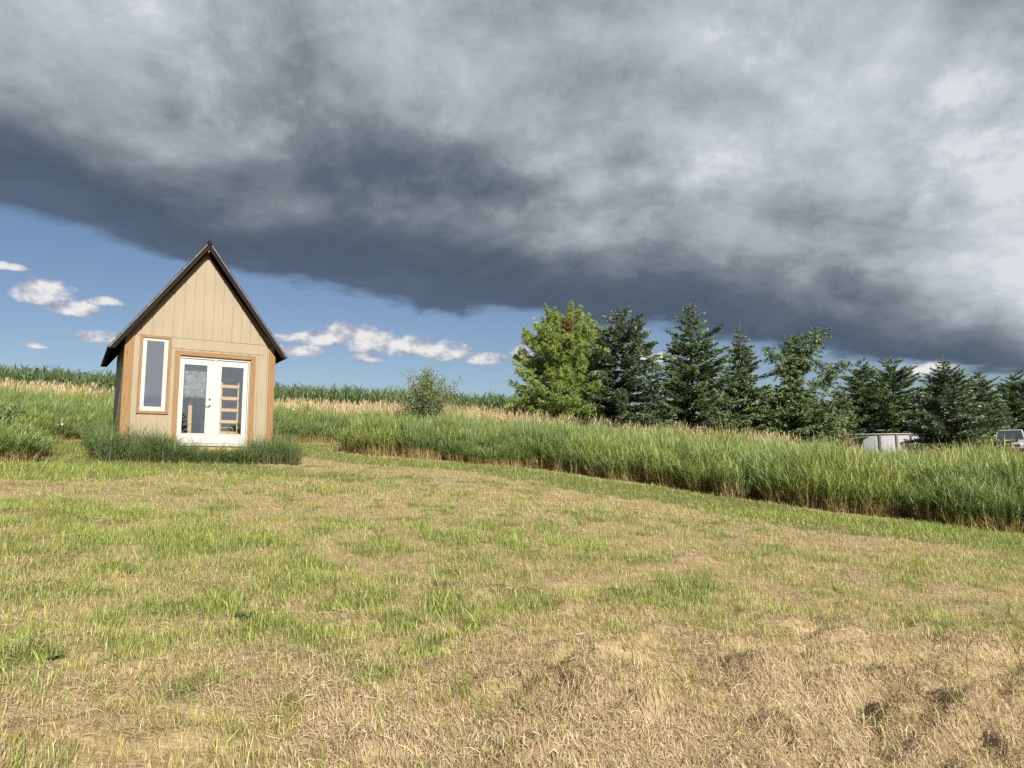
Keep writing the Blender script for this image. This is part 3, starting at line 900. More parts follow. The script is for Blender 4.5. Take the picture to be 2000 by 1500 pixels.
def shed():
    root = empty('garden_shed', P0, TH)
    tag(root, 'small tan wooden shed with steep gable roof and white glazed double doors', 'shed')
    # front wall: backing with the openings, boards in front
    W = MB()
    zb, seam = -0.02, 2.72
    D0, D1, DT = 1.22, 2.94, 2.28
    W0, W1, WB, WT = .37, .96, .83, 2.67
    for x0, x1, z0, z1 in ((.001, W0, zb, seam), (W0, W1, zb, WB), (W0, W1, WT, seam), (W1, D0, zb, seam), (D0, D1, DT, seam), (D1, SW - .001, zb, seam)):
        W.box(x0, x1, .020, .10, z0, z1)
    W.prism([(.001, seam), (SW - .001, seam), (SW - .001, gable(SW) - .01), (RX, gable(RX) - .01), (.001, gable(.001) - .01)] if gable(SW) > seam + .02 else [(.02, seam), (SW - .04, seam), (RX, gable(RX) - .01)], .020, .10)
    front = W.build('front_wall', 'siding', root)
    G = .235; gap = .008
    cuts = [k * G + .09 for k in range(-1, 17)]
    for a, b in zip(cuts[:-1], cuts[1:]):
        a, b = max(a, 0) + gap, min(b, SW) - gap
        if b - a < .02: continue
        # below the seam
        rects = []
        xs = sorted({a, b} | {q for q in (W0, W1, D0, D1, 1.035, 2.97) if a < q < b})
        for p, q in zip(xs[:-1], xs[1:]):
            c = (p + q) / 2
            iv = [(zb, seam - .004)]
            if W0 < c < W1: iv = [(zb, WB), (WT, seam - .004)]
            elif D0 < c < D1: iv = [(DT, 2.455)]
            elif 1.035 < c < 2.97: iv = [(zb, 2.455)]
            for z0, z1 in iv: rects.append((p, q, z0, z1))
        for p, q, z0, z1 in rects: MB().box(p, q, 0, .022, z0, z1).build('siding_board', 'siding', front)
        # gable above the seam
        za, zz = gable(a), gable(b)
        if max(za, zz, gable(RX) if a < RX < b else 0) > seam + .03:
            poly = [(a, seam + .004), (b, seam + .004), (b, max(zz, seam + .005))]
            if a < RX < b: poly.append((RX, gable(RX)))
            poly.append((a, max(za, seam + .005)))
            MB().prism(poly, -.004, .022).build('siding_board', 'siding', front)
    MB().box(1.035, 2.97, -.002, .022, 2.462, seam - .004).build('header_panel', 'siding', front)
    MB().box(1.03, 3.26, -.012, .0, 2.452, 2.460).build('flashing', 'siding', front)
    # side and back walls
    for nm, x0, x1 in (('side_wall', 0, .10), ('side_wall', SW - .10, SW)):
        mb = MB(); top = min(gable(x0), gable(x1)) - .0
        xi0, xi1 = (x0 + .02, x1) if x0 == 0 else (x0, x1 - .02)
        mb.box(xi0, xi1, .101, SD - .101, zb, top)
        y = .101
        while y < SD - .02:
            mb.box(x0 if x0 == 0 else xi1, xi0 if x0 == 0 else x1, y, min(y + .225, SD), zb, top); y += .235
        mb.build(nm, 'siding', root)
    MB().prism([(0, zb), (SW, zb), (SW, gable(SW)), (RX, gable(RX)), (0, gable(0))], SD - .10, SD).build('back_wall', 'siding', root)
    # lining, floor, base
    MB().prism([(.102, .05), (SW - .102, .05), (SW - .102, gable(SW - .1) - .05), (RX, gable(RX) - .1), (.102, gable(.1) - .05)], SD - .13, SD - .102).build('inner_lining', 'inside_wall', root)
    for x0, x1 in ((.102, .13), (SW - .13, SW - .102)): MB().box(x0, x1, .12, SD - .14, .05, min(gable(x0), gable(x1)) - .05).build('inner_lining', 'inside_wall', root)
    MB().box(.102, SW - .102, .102, SD - .102, -.08, .04).build('floor', 'inside_floor', root)
    MB().box(.02, SW - .02, .02, SD - .02, -.75, -.09).build('foundation', 'foundation', root)
    MB().box(-.004, SW + .004, -.006, .019, -.22, -.03).build('rim_board', 'pine_level', root, bevel=.004)
    MB().box(-.006, .018, .02, SD, -.22, -.03).build('rim_board', 'pine_upright', root, bevel=.004)
    # corner boards
    def slantboard(x0, x1, y0, y1):
        MB().prism([(x0, -.04), (x1, -.04), (x1, gable(x1) - .004), (x0, gable(x0) - .004)], y0, y1).build('corner_board', 'cedar_upright', root, bevel=.004)
    slantboard(-.018, .185, -.034, -.006)
    slantboard(SW - .15, SW + .018, -.034, -.006)
    MB().box(-.021, -.002, .0, .12, -.04, gable(0) - .02).build('corner_board', 'cedar_upright', root, bevel=.003)
    # rake trim on the gable
    for s in (-1, 1):
        xe = .19 if s < 0 else SW - .155
        p = [(RX, gable(RX) - .002), (xe, gable(xe) - .002), (xe, gable(xe) - .085), (RX, gable(RX) - .085)]
        MB().prism(p, -.026, -.0045).build('rake_trim', 'cedar_level', root, bevel=.003)
    # window
    t = .07
    def mitre(x0, x1, z0, z1, w, y0, y1, name='trim_board', bottom=True):
        o = [(x0, z0), (x1, z0), (x1, z1), (x0, z1)]
        i = [(x0 + w, z0 + (w if bottom else 0)), (x1 - w, z0 + (w if bottom else 0)), (x1 - w, z1 - w), (x0 + w, z1 - w)]
        e = .0015
        MB().prism([o[0], i[0], i[3], o[3]], y0, y1).build(name, 'cedar_upright', root, bevel=.003)
        MB().prism([i[1], o[1], o[2], i[2]], y0, y1).build(name, 'cedar_upright', root, bevel=.003)
        MB().prism([(i[3][0] + e, i[3][1] + e), (i[2][0] - e, i[2][1] + e), (o[2][0] - e * 2, o[2][1]), (o[3][0] + e * 2, o[3][1])], y0 - .002, y1).build(name, 'cedar_level', root, bevel=.003)
        if bottom: MB().prism([(o[0][0] + e * 2, o[0][1]), (o[1][0] - e * 2, o[1][1]), (i[1][0] - e, i[1][1] - e), (i[0][0] + e, i[0][1] - e)], y0 - .002, y1).build(name, 'cedar_level', root, bevel=.003)
    mitre(.31, 1.02, .77, 2.73, .07, -.036, -.006)
    def ring(x0, x1, z0, z1, ws, y0, y1):
        l, r, b_, t_ = ws
        return MB().box(x0, x0 + l, y0, y1, z0, z1).box(x1 - r, x1, y0, y1, z0, z1).box(x0 + l, x1 - r, y0, y1, z0, z0 + b_).box(x0 + l, x1 - r, y0, y1, z1 - t_, z1)
    win = ring(.378, .952, .838, 2.662, (.075, .075, .09, .07), -.010, .10).build('window', 'white_paint', root, bevel=.004)
    ring(.453, .877, .928, 2.592, (.018, .018, .018, .018), .012, .07).build('sash', 'white_paint', win, bevel=.003)
    MB().box(.471, .859, .034, .042, .946, 2.574).build('pane', 'window_glass', win)
    # door frame, leaves
    mitre(1.12, 3.08, -.02, 2.40, .115, -.040, -.006, bottom=False)
    ring(1.225, 2.935, .03, 2.275, (.028, .028, .02, .05), .012, .10).build('door_frame', 'white_paint', root, bevel=.003)
    MB().box(1.22, 2.94, -.05, .115, -.012, .028).build('threshold', 'white_paint', root, bevel=.004)
    for k, (x0, x1, g0, g1) in enumerate(((1.256, 2.072, 1.350, 1.895), (2.084, 2.902, 2.245, 2.792))):
        d = ring(x0, x1, .058, 2.222, (g0 - x0 - .02, x1 - g1 - .02, .235, .135), .040, .082).build('door', 'white_paint', root, bevel=.003)
        ring(g0 - .022, g1 + .022, .29, 2.09, (.024, .024, .024, .024), .030, .092).build('glazing_bead', 'white_paint', d, bevel=.005)
        MB().box(g0, g1, .058, .066, .312, 2.068).build('pane', 'door_glass', d)
        if k == 0:
            h = MB().tube([(1.985, .040, 1.03), (1.985, .028, 1.03)], .030, 16).tube([(1.985, .03, 1.03), (1.985, -.012, 1.03)], .011, 10)
            h.tube([(1.985, -.012, 1.03), (1.95, -.016, 1.028), (1.885, -.014, 1.018)], [.011, .011, .008], 8).build('lever_handle', 'nickel', d, True)
            MB().tube([(1.985, .040, 1.20), (1.985, .020, 1.20)], .027, 16).tube([(1.985, .022, 1.20), (1.985, .008, 1.20)], .016, 12).build('deadbolt', 'nickel', d, True)
    MB().box(2.062, 2.104, .020, .039, .06, 2.235).box(2.052, 2.114, .010, .039, 2.20, 2.24).build('astragal', 'white_paint', root, bevel=.003)
    # roof: deck, barge rafters, rafter tails, shingle courses, drip edge
    cs, sn = 1 / math.hypot(1, SLOPE), SLOPE / math.hypot(1, SLOPE)
    def slope_poly(s, xe, a, b, xr=RX):
        """band between depths a and b under the roof surface, from the ridge to the eave"""
        da, db = a / cs, b / cs
        # level cut at the eave
        return [(xr, RZ - da), (xe, roof_z(xe) - da), (xe - s * (db - da) / SLOPE, roof_z(xe) - da), (xr, RZ - db)]
    roof = None
    for s, xe in ((-1, EL), (1, ER)):
        d = MB().prism(slope_poly(s, xe, .022, .045), -OV, SD + .06).build('roof_deck', 'dark_board', root)
        for y0 in (-OV + .002, SD + .06 - .045):
            MB().prism(slope_poly(s, xe - s * .03, .046, .135), y0, y0 + .040).build('barge_board', 'dark_board', root, bevel=.003)
        for y0 in (.06, .9, 1.75, 2.6, 3.45):
            xi = (0 if s < 0 else SW) - s * -.0
            x2 = xe - s * .05
            MB().prism([(xi, roof_z(xi) - .046 / cs), (x2, roof_z(x2) - .046 / cs), (x2 - s * .05, roof_z(x2) - .046 / cs), (xi, roof_z(xi) - .046 / cs - .17)], y0, y0 + .04).build('rafter_tail', 'dark_board', root)
        L = abs(xe - RX) / cs; n = int(L / .145) + 1
        for k in range(n):
            u0 = L + .025 - k * .145; u1 = max(u0 - .175, .0)
            if u0 <= .03: break
            P = lambda u, e: (RX + s * u * cs + s * e * sn, RZ - u * sn + e * cs)
            MB().prism([P(u0, -.018), P(u0, .002), P(u1, -.010), P(u1, -.020)], -OV - .012 - .004 * (k % 3), SD + .06 + .012).build('shingle_course', 'shingle', root)
        MB().prism([(RX + s * u * cs + s * e * sn, RZ - u * sn + e * cs) for u, e in ((0.02, -.021), (L + .01, -.021), (L + .01, -.034), (0.02, -.034))], -OV - .006, -OV - .0005).build('drip_edge', 'drip_metal', root)
    MB().prism([(RX - .09, roof_z(RX - .09) + .010), (RX, RZ + .016), (RX + .09, roof_z(RX + .09) + .010), (RX + .09, roof_z(RX + .09) + .003), (RX, RZ + .004), (RX - .09, roof_z(RX - .09) + .003)], -OV - .02, SD + .06 + .02).build('ridge_cap', 'shingle', root)
    MB().box(RX - .02, RX + .02, -OV + .045, SD + .06 - .045, RZ - .30, RZ - .085).build('ridge_beam', 'cedar_level', root)
    return root


def on_shed(x, y, z): return P0 + AX * x + AY * y + Vector((0, 0, z))


def shed_contents():
    r = empty('wooden_ladder', on_shed(2.52, .42, .04), TH)
    tag(r, 'pale wooden ladder standing behind the glass of the shed door', 'ladder')
    for x in (-.245, .215): MB().box(x, x + (.075 if x < 0 else .035), -.02, .018, 0, 1.66).build('rail', 'pine_upright', r, bevel=.003)
    for z in (.27, .57, .88, 1.19, 1.51): MB().box(-.24, .25, -.045, -.021, z, z + .085).build('rung', 'pine_level', r, bevel=.003)
    o = MB().box(-.045, .045, -.02, .02, 0, 1.17).build('wooden_plank', 'pine_upright', None, bevel=.003, loc=on_shed(1.60, .5, .04), rot=(R(-3), 0, TH))
    tag(o, 'upright pale wooden plank inside behind the door with the lever handle', 'plank')
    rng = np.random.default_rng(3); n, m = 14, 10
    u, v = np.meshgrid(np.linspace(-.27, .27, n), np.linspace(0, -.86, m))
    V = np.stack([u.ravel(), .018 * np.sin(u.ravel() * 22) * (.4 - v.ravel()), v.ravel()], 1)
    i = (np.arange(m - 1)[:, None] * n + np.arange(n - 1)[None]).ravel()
    me = newmesh('reflection_sheet', V, [np.stack([i, i + 1, i + n + 1, i + n], 1)], None, True, ('reflection_sheet',))
    o = put('reflection_sheet', me, None, on_shed(1.66, .26, 2.10), (0, 0, TH))  # sheet added behind the pane, standing in for a reflection on it
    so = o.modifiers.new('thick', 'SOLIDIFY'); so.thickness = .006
    tag(o, 'mottled pale grey-green sheet standing in for a reflection in the glazed door with the handle', 'reflection sheet')
    r = empty('wooden_shelf', on_shed(2.62, 2.6, .04), TH)
    tag(r, 'low wooden shelf in the dark at the back of the shed', 'shelf')
    for x in (-.45, .41): MB().box(x, x + .04, -.15, .15, 0, 1.0).build('side_panel', 'pine_upright', r)
    for z in (.2, .55, .92): MB().box(-.41, .41, -.15, .15, z, z + .03).build('shelf_board', 'pine_level', r)


shed()
shed_contents()

# ------------------------------------------------------------------ trees
def ribbons(rng, P, D, L, W, droop=0.0):
    """short pointed ribbons: base P, direction D, length L, half width W"""
    n = len(P); D = D / np.linalg.norm(D, axis=1, keepdims=True)
    Q = rng.normal(0, 1, (n, 3)); S = np.cross(D, Q); S /= np.linalg.norm(S, axis=1, keepdims=True) + 1e-9
    S *= np.asarray(W).reshape(-1, 1); L = np.asarray(L).reshape(-1, 1)
    dz = np.zeros((n, 3)); dz[:, 2] = -droop * L[:, 0]
    M = P + D * L * .55 + dz * .25; T = P + D * L + dz
    V = np.stack([P, M + S, T, M - S], 1).reshape(-1, 3)
    o = np.arange(n) * 4
    return V, np.stack([o, o + 1, o + 2, o + 3], 1)


def pack(name, R3, tc, rnd, material, parent):
    V, q = R3
    me = newmesh(name, V, [q], {'tc': np.repeat(np.clip(tc, 0, 1), 4), 'rnd': np.repeat(rnd, 4)}, False, (material,), check=False)
    return put(name, me, parent)


def limb_points(B0, az, elev, L, up, t, i):
    d = np.stack([np.cos(elev[i]) * np.cos(az[i]), np.cos(elev[i]) * np.sin(az[i]), np.sin(elev[i])], 1)
    P = B0[i] + d * (L[i] * t)[:, None]; P[:, 2] += up[i] * L[i] * t * t
    Tn = d.copy(); Tn[:, 2] += 2 * up[i] * t
    return P, Tn


def needles(rng, B0, az, elev, L, up, gap=.047, tl=.42, w=.030, mul=4):
    m = np.maximum(3, (L / gap).astype(int)) * mul
    i = np.repeat(np.arange(len(L)), m); n = len(i)
    t = rng.random(n) ** .8 * .92 + .08
    P, Tn = limb_points(B0, az, elev, L, up, t, i)
    a = np.where(rng.random(n) < .5, 1, -1) * rng.uniform(.35, 1.15, n); a = np.where(t > .93, a * .3, a)
    D = np.stack([Tn[:, 0] * np.cos(a) - Tn[:, 1] * np.sin(a), Tn[:, 0] * np.sin(a) + Tn[:, 1] * np.cos(a), Tn[:, 2] + rng.normal(-.12, .28, n)], 1)
    ln = np.clip(.08 + tl * L[i] * (1 - t) ** .7 * .8, .09, .36) * rng.uniform(.6, 1.25, n)
    P = P + rng.normal(0, .025, (n, 3))
    r = np.hypot(P[:, 0], P[:, 1])
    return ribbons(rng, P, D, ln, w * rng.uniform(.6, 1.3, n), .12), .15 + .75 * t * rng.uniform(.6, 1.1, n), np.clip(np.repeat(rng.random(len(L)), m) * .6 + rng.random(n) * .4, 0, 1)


def wood_mesh(rng, trunk, rad, B0, az, elev, L, up, material, parent):
    mb = MB(); mb.tube(trunk, rad, 9, False)
    me_parts = mb
    for k in range(len(L)):
        if L[k] < .45: continue
        t = np.array([0, .5, .9]); P, _ = limb_points(B0, az, elev, L, up, t, np.full(3, k))
        me_parts.tube(list(map(tuple, P)), [.010 + .010 * L[k], .008 + .006 * L[k], .004], 4, False)
    return me_parts.build('trunk', material, parent, True)


def spruce(label, x, y, h, r, seed, needle='spruce_needles', pw=.85, rag=.16, group='spruces in the row of trees', lean=(0, 0), sparse_top=.85, droop=.0, thin=1.0, half=None):
    rng = np.random.default_rng(seed)
    root = empty('spruce_tree', (x, y, float(ground_z(x, y)) - .05), rng.uniform(0, 6.28))
    tag(root, label, 'spruce tree', group)
    B0, az, el, L, up = [], [], [], [], []
    z = .12
    while z < h * .985:
        f = z / h; n = rng.integers(6, 9) if f < sparse_top else rng.integers(3, 6)
        a0 = rng.uniform(0, 6.28)
        for k in range(n):
            zz = z + rng.normal(0, .05)
            a = a0 + 6.283 * k / n + rng.normal(0, .22)
            l = 1.32 * r * max(1 - f, 0.0) ** pw * (1 + rng.normal(0, rag)) + .10
            if f < .10: l *= .75 + 2.5 * f
            if rng.random() < .04: l *= 1.25
            B0.append((lean[0] * f, lean[1] * f, zz)); az.append(a); L.append(max(l, .1))
            el.append(-.12 - droop + .50 * f ** 1.8 + rng.normal(0, .09)); up.append(.10 + .10 * rng.random() - .05 * droop)
        z += (.20 + .03 * h / 7) * (1.0 if f < sparse_top else 1.3)
    B0, az, el, L, up = map(np.array, (B0, az, el, L, up))
    tr = [(lean[0] * f, lean[1] * f, h * f) for f in (0, .25, .5, .75, .95, 1.05)]
    wood_mesh(rng, tr, [.020 * h, .016 * h, .011 * h, .006 * h, .003 * h, .006], B0, az, el, L, up, 'spruce_bark', root)
    (V, q), tc, rn = needles(rng, B0, az, el, L, up, .047 / thin)
    # leader shoot
    n = 26; zz = h * (.92 + .13 * rng.random(n)); a = rng.uniform(0, 6.28, n)
    R2 = ribbons(rng, np.stack([lean[0] + 0 * zz, lean[1] + 0 * zz, zz], 1), np.stack([np.cos(a) * .55, np.sin(a) * .55, .8 + 0 * a], 1), rng.uniform(.07, .13, n), np.full(n, .014))
    V = np.concatenate([V, R2[0]]); q = np.concatenate([q, R2[1] + len(V) - len(R2[0])])
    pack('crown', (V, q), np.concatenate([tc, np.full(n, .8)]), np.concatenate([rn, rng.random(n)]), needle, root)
    return root


def bent_spruce(x, y):
    """wind-bent old tree whose heavy arms sweep out to one side, twigs hanging"""
    rng = np.random.default_rng(77)
    root = empty('spruce_tree', (x, y, float(ground_z(x, y)) - .05))
    root.scale = (1.22, 1.22, 1.2)
    tag(root, 'ragged bent conifer with bare arching arms and hanging twigs', 'conifer', 'spruces in the row of trees')
    limbs = [([(0, 0, 0), (.1, 0, 2.2), (.0, 0, 4.0), (.15, .1, 5.6)], .12), ([(.05, 0, 3.4), (.5, -.2, 4.6), (1.0, -.2, 5.3), (1.45, -.1, 6.1)], .06),
             ([(.05, 0, 2.4), (.9, -.3, 3.3), (1.6, -.3, 3.9), (2.35, -.2, 4.6)], .06), ([(0, 0, 3.8), (-.5, -.1, 4.6), (-.9, 0, 5.1)], .05), ([(0, 0, 4.3), (.35, .2, 5.3), (.75, .2, 5.9)], .05),
             ([(0, 0, 1.8), (-1.0, -.3, 2.6), (-1.6, -.2, 3.0)], .05), ([(0, 0, 1.3), (1.2, -.4, 1.9), (2.0, -.4, 2.2)], .05), ([(0, 0, 4.0), (.6, -.3, 4.5), (1.2, -.3, 4.5)], .04)]
    mb = MB(); B0, az, el, L, up = [], [], [], [], []
    for pts, rd in limbs:
        mb.tube(pts, [rd * (1 - .75 * k / (len(pts) - 1)) for k in range(len(pts))], 7, False)
        for a, b in zip(pts[:-1], pts[1:]):
            a, b = np.array(a), np.array(b); ln = np.linalg.norm(b - a)
            for k in range(int(ln / .022)):
                p = a + (b - a) * rng.random()
                B0.append(p); az.append(rng.uniform(0, 6.28)); el.append(rng.uniform(-.9, .25)); L.append(rng.uniform(.25, .75) + .28 * max(0, 3.2 - p[2]) * (1 if pts[0][2] == 0 else .4)); up.append(rng.uniform(-.1, .12))
    B0, az, el, L, up = map(np.array, (B0, az, el, L, up))
    mb.build('trunk', 'pale_bark', root, True)
    R3, tc, rn = needles(rng, B0, az, el, L, up, .07, .3, .022)
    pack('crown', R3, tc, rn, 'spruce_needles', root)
    # leafy lower skirt
    n = 330; a = rng.uniform(0, 6.28, n); z = rng.uniform(.1, 3.3, n); l = (2.7 * (1 - z / 4.6)) * rng.uniform(.6, 1.1, n)
    R3, tc, rn = needles(rng, np.stack([0 * z, 0 * z, z], 1), a, rng.normal(-.08, .12, n), l, np.full(n, .1))
    pack('skirt', R3, tc, rn, 'spruce_needles', root)


def pine(x, y):
    rng = np.random.default_rng(12)
    root = empty('pine_tree', (x, y, float(ground_z(x, y)) - .05))
    tag(root, 'broad yellow-green pine with a reddish dead patch near its top', 'pine tree')
    H = 6.85
    B0, az, el, L, up = [], [], [], [], []
    for k in range(280):
        f = rng.random() ** 1.05; z = .22 + f * (H - .75)
        g = z / H
        l = 2.9 * min(1, (1.04 - g) * 2.9) ** .55 * rng.uniform(.62, 1.08) * (1 if g > .15 else .8)
        B0.append((0.12 * g, 0, z)); az.append(rng.uniform(0, 6.28)); L.append(max(l * .92, .3)); el.append(.10 + .65 * g ** 1.5 + rng.normal(0, .12)); up.append(rng.uniform(.1, .28))
    B0, az, el, L, up = map(np.array, (B0, az, el, L, up))
    B0[:, 2] -= .38 * np.minimum(B0[:, 2], L)
    wood_mesh(rng, [(0, 0, 0), (.05, 0, 2), (.1, 0, 4), (.14, 0, 5.8), (.2, 0, 6.5)], [.17, .13, .09, .04, .015], B0, az, el, L, up, 'spruce_bark', root)
    m = np.maximum(10, (L * 24).astype(int)); i = np.repeat(np.arange(len(L)), m); n = len(i)
    t = .30 + .70 * rng.random(n) ** .7
    P, Tn = limb_points(B0, az, el, L, up, t, i)
    lat = rng.normal(0, .20, n) * L[i] * (1.15 - t)
    P[:, 0] += -np.sin(az[i]) * lat; P[:, 1] += np.cos(az[i]) * lat; P[:, 2] += rng.normal(.03, .10, n)
    k = 14; j = np.repeat(np.arange(n), k)
    D = Tn[j] / np.linalg.norm(Tn[j], axis=1, keepdims=True) * .5 + rng.normal(0, .50, (n * k, 3)); D[:, 2] += .42
    ln = rng.uniform(.13, .24, n * k)
    dead = (np.hypot(P[:, 0] - .30, (P[:, 2] - 5.75) * .6) < rng.uniform(.0, .45, n)) & (P[:, 1] < .4)
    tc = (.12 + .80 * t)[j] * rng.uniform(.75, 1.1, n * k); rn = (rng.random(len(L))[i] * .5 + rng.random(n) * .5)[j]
    for nm, msk, mt in (('crown', ~dead, 'pine_needles'), ('dead_twigs', dead, 'brown_needles')):
        q = msk[j]
        if q.any():
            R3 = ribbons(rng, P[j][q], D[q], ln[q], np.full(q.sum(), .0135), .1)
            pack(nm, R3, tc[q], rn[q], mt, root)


def shrub(name, label, cat, x, y, h, r, seed, leaf, nstem, leafn, lw, ll, open_=.5, stem='pale_bark', group=None):
    rng = np.random.default_rng(seed)
    root = empty(name, (x, y, float(ground_z(x, y)) - .03))
    tag(root, label, cat, group)
    mb = MB(); PP = []; DD = []; TC = []
    for k in range(nstem):
        a = rng.uniform(0, 6.28); l = h * rng.uniform(.65, 1.05); th = abs(rng.normal(0, 1)) * open_ * r / h
        pts = []
        for s in (0, .35, .7, 1.0):
            q = th * (.6 + .8 * s)
            pts.append((math.cos(a) * math.sin(q) * l * s + rng.normal(0, .03), math.sin(a) * math.sin(q) * l * s + rng.normal(0, .03), l * s * math.cos(q)))
        mb.tube(pts, [.014, .011, .007, .003], 4, False)
        pts = np.array(pts)
        for _ in range(leafn):
            s = rng.uniform(.22, 1.0) * 3; b = min(int(s), 2); p = pts[b] + (pts[b + 1] - pts[b]) * (s - b)
            off = rng.normal(0, .07 + .035 * h * (1 - s / 3.2), 3)
            PP.append(p + off); d = off + np.array([0, 0, .12]) + rng.normal(0, .08, 3); DD.append(d); TC.append(.2 + .8 * s / 3 * rng.uniform(.6, 1))
    mb.build('stems', stem, root, True)
    PP, DD, TC = map(np.array, (PP, DD, TC))
    R3 = ribbons(rng, PP, DD, rng.uniform(.6, 1.3, len(PP)) * ll, rng.uniform(.6, 1.2, len(PP)) * lw, .15)
    pack('foliage', R3, TC, rng.random(len(TC)), leaf, root)


def trees():
    pine(2.55, 37.0)
    spruce('dark spruce peeking out behind the yellow-green pine', 5.0, 41.5, 6.6, 1.7, 31)
    spruce('dense domed blue-green spruce right beside the pine', 5.75, 36.6, 7.15, 2.2, 32, 'blue_needles', .52, .10)
    spruce('tall open spruce with a pale bare leader, tallest in the row', 9.75, 38.2, 8.0, 2.35, 33, 'spruce_needles', .80, .22, sparse_top=.72)
    spruce('narrow dark spruce close beside the ragged bent conifer', 13.0, 39.8, 7.35, 1.75, 34, 'spruce_needles', .9, .28, droop=.1)
    bent_spruce(15.6, 39.5)
    spruce('short stunted spruce between the bent conifer and the pool', 20.3, 44.0, 4.3, 1.5, 36, 'spruce_needles', .9, .35, thin=.8)
    spruce('pointed spruce behind the left end of the pool', 22.4, 45.2, 6.2, 2.0, 37, 'spruce_needles', .72, .18)
    spruce('round-topped spruce behind the middle of the pool', 24.6, 45.6, 6.1, 2.1, 38, 'spruce_needles', .55, .15)
    spruce('broad silvery spruce standing right beside the pool', 24.3, 39.6, 5.75, 2.1, 39, 'blue_needles', .70, .16)
    spruce('slim dark spruce rising behind the parked car', 33.1, 50.0, 5.9, 1.8, 40, 'spruce_needles', .7, .15)
    spruce('bushy spruce farther back past the parked car', 37.8, 53.0, 5.9, 2.2, 41, 'spruce_needles', .6, .15)
    spruce('low spruce filling the gap beside the bent conifer', 17.9, 41.0, 3.5, 1.7, 42, 'spruce_needles', .7, .2)
    spruce('young spruce low in the row behind the pool wall', 19.6, 47.5, 4.0, 1.9, 43, 'spruce_needles', .7, .2)
    spruce('spruce half hidden behind the broad silvery one', 27.4, 45.0, 5.0, 2.1, 44, 'spruce_needles', .65, .2)
    spruce('spruce at the far end of the row past the car', 41.5, 53.5, 6.1, 2.2, 45, 'spruce_needles', .65, .15)
    shrub('willow_shrub', 'upright grey-green willow bush alone in the grass before the corn', 'bush', -3.75, 31.0, 3.25, 1.25, 51, 'willow_leaf', 110, 170, .024, .10, .62)
    shrub('dry_shrub', 'grey leafless shrub at the foot of the pine', 'bush', 2.9, 34.2, 1.75, 1.0, 52, 'brown_needles', 46, 8, .006, .05, .9)
    shrub('vine_shrub', 'dark leafy bush tangled in pale grass below the corn', 'bush', -23.6, 40.5, 2.15, 1.5, 53, 'vine_leaf', 40, 60, .055, .13, 1.1)
    shrub('leafy_weed', 'dark broad-leaved weed at the grass edge by the coarse clump', 'weed', -12.75, 17.6, 1.35, .5, 54, 'vine_leaf', 14, 26, .03, .2, .8)


trees()

# ------------------------------------------------------------------ pool and car
def pool(cx, cy, rad=2.75, h=1.28):
    z0 = float(ground_z(cx, cy)) - .05
    root = empty('swimming_pool', (cx, cy, z0))
    tag(root, 'round above-ground swimming pool with white wall and dark posts', 'pool')
    n = 20
    for k in range(n):
        a0, a1 = 2 * math.pi * k / n, 2 * math.pi * (k + 1) / n
        mb = MB(); V = []; m = 4
        for j in range(m + 1):
            a = a0 + (a1 - a0) * j / m
            for rr in (rad, rad - .03):
                for z in (0, h): V.append((rr * math.cos(a), rr * math.sin(a), z))
        F = []
        for j in range(m):
            o = j * 4; F += [(o, o + 4, o + 5, o + 1), (o + 2, o + 3, o + 7, o + 6), (o + 1, o + 5, o + 7, o + 3)]
        mb.add(V, F).build('wall_panel', 'pool_wall', root)
        c, s = math.cos(a0), math.sin(a0)
        MB().box(-.05, .05, -.065, .0, 0, h + .015).build('post', 'pool_post', root, loc=((rad + .066) * c, (rad + .066) * s, 0), rot=(0, 0, a0 - math.pi / 2), bevel=.01)
    mb = MB(); m = 80; V = []
    for j in range(m):
        a = 2 * math.pi * j / m
        for rr, z in ((rad - .09, h + .02), (rad + .10, h + .02), (rad + .10, h + .055), (rad - .09, h + .055)): V.append((rr * math.cos(a), rr * math.sin(a), z))
    F = []
    for j in range(m):
        o, p = j * 4, (j + 1) % m * 4
        F += [(o + q, o + (q + 1) % 4, p + (q + 1) % 4, p + q) for q in range(4)]
    mb.add(V, F).build('top_rail', 'pool_rail', root)
    MB().tube([(0, 0, h - .22), (0, 0, h - .2)], rad - .04, 64).build('water', 'pool_water', root)


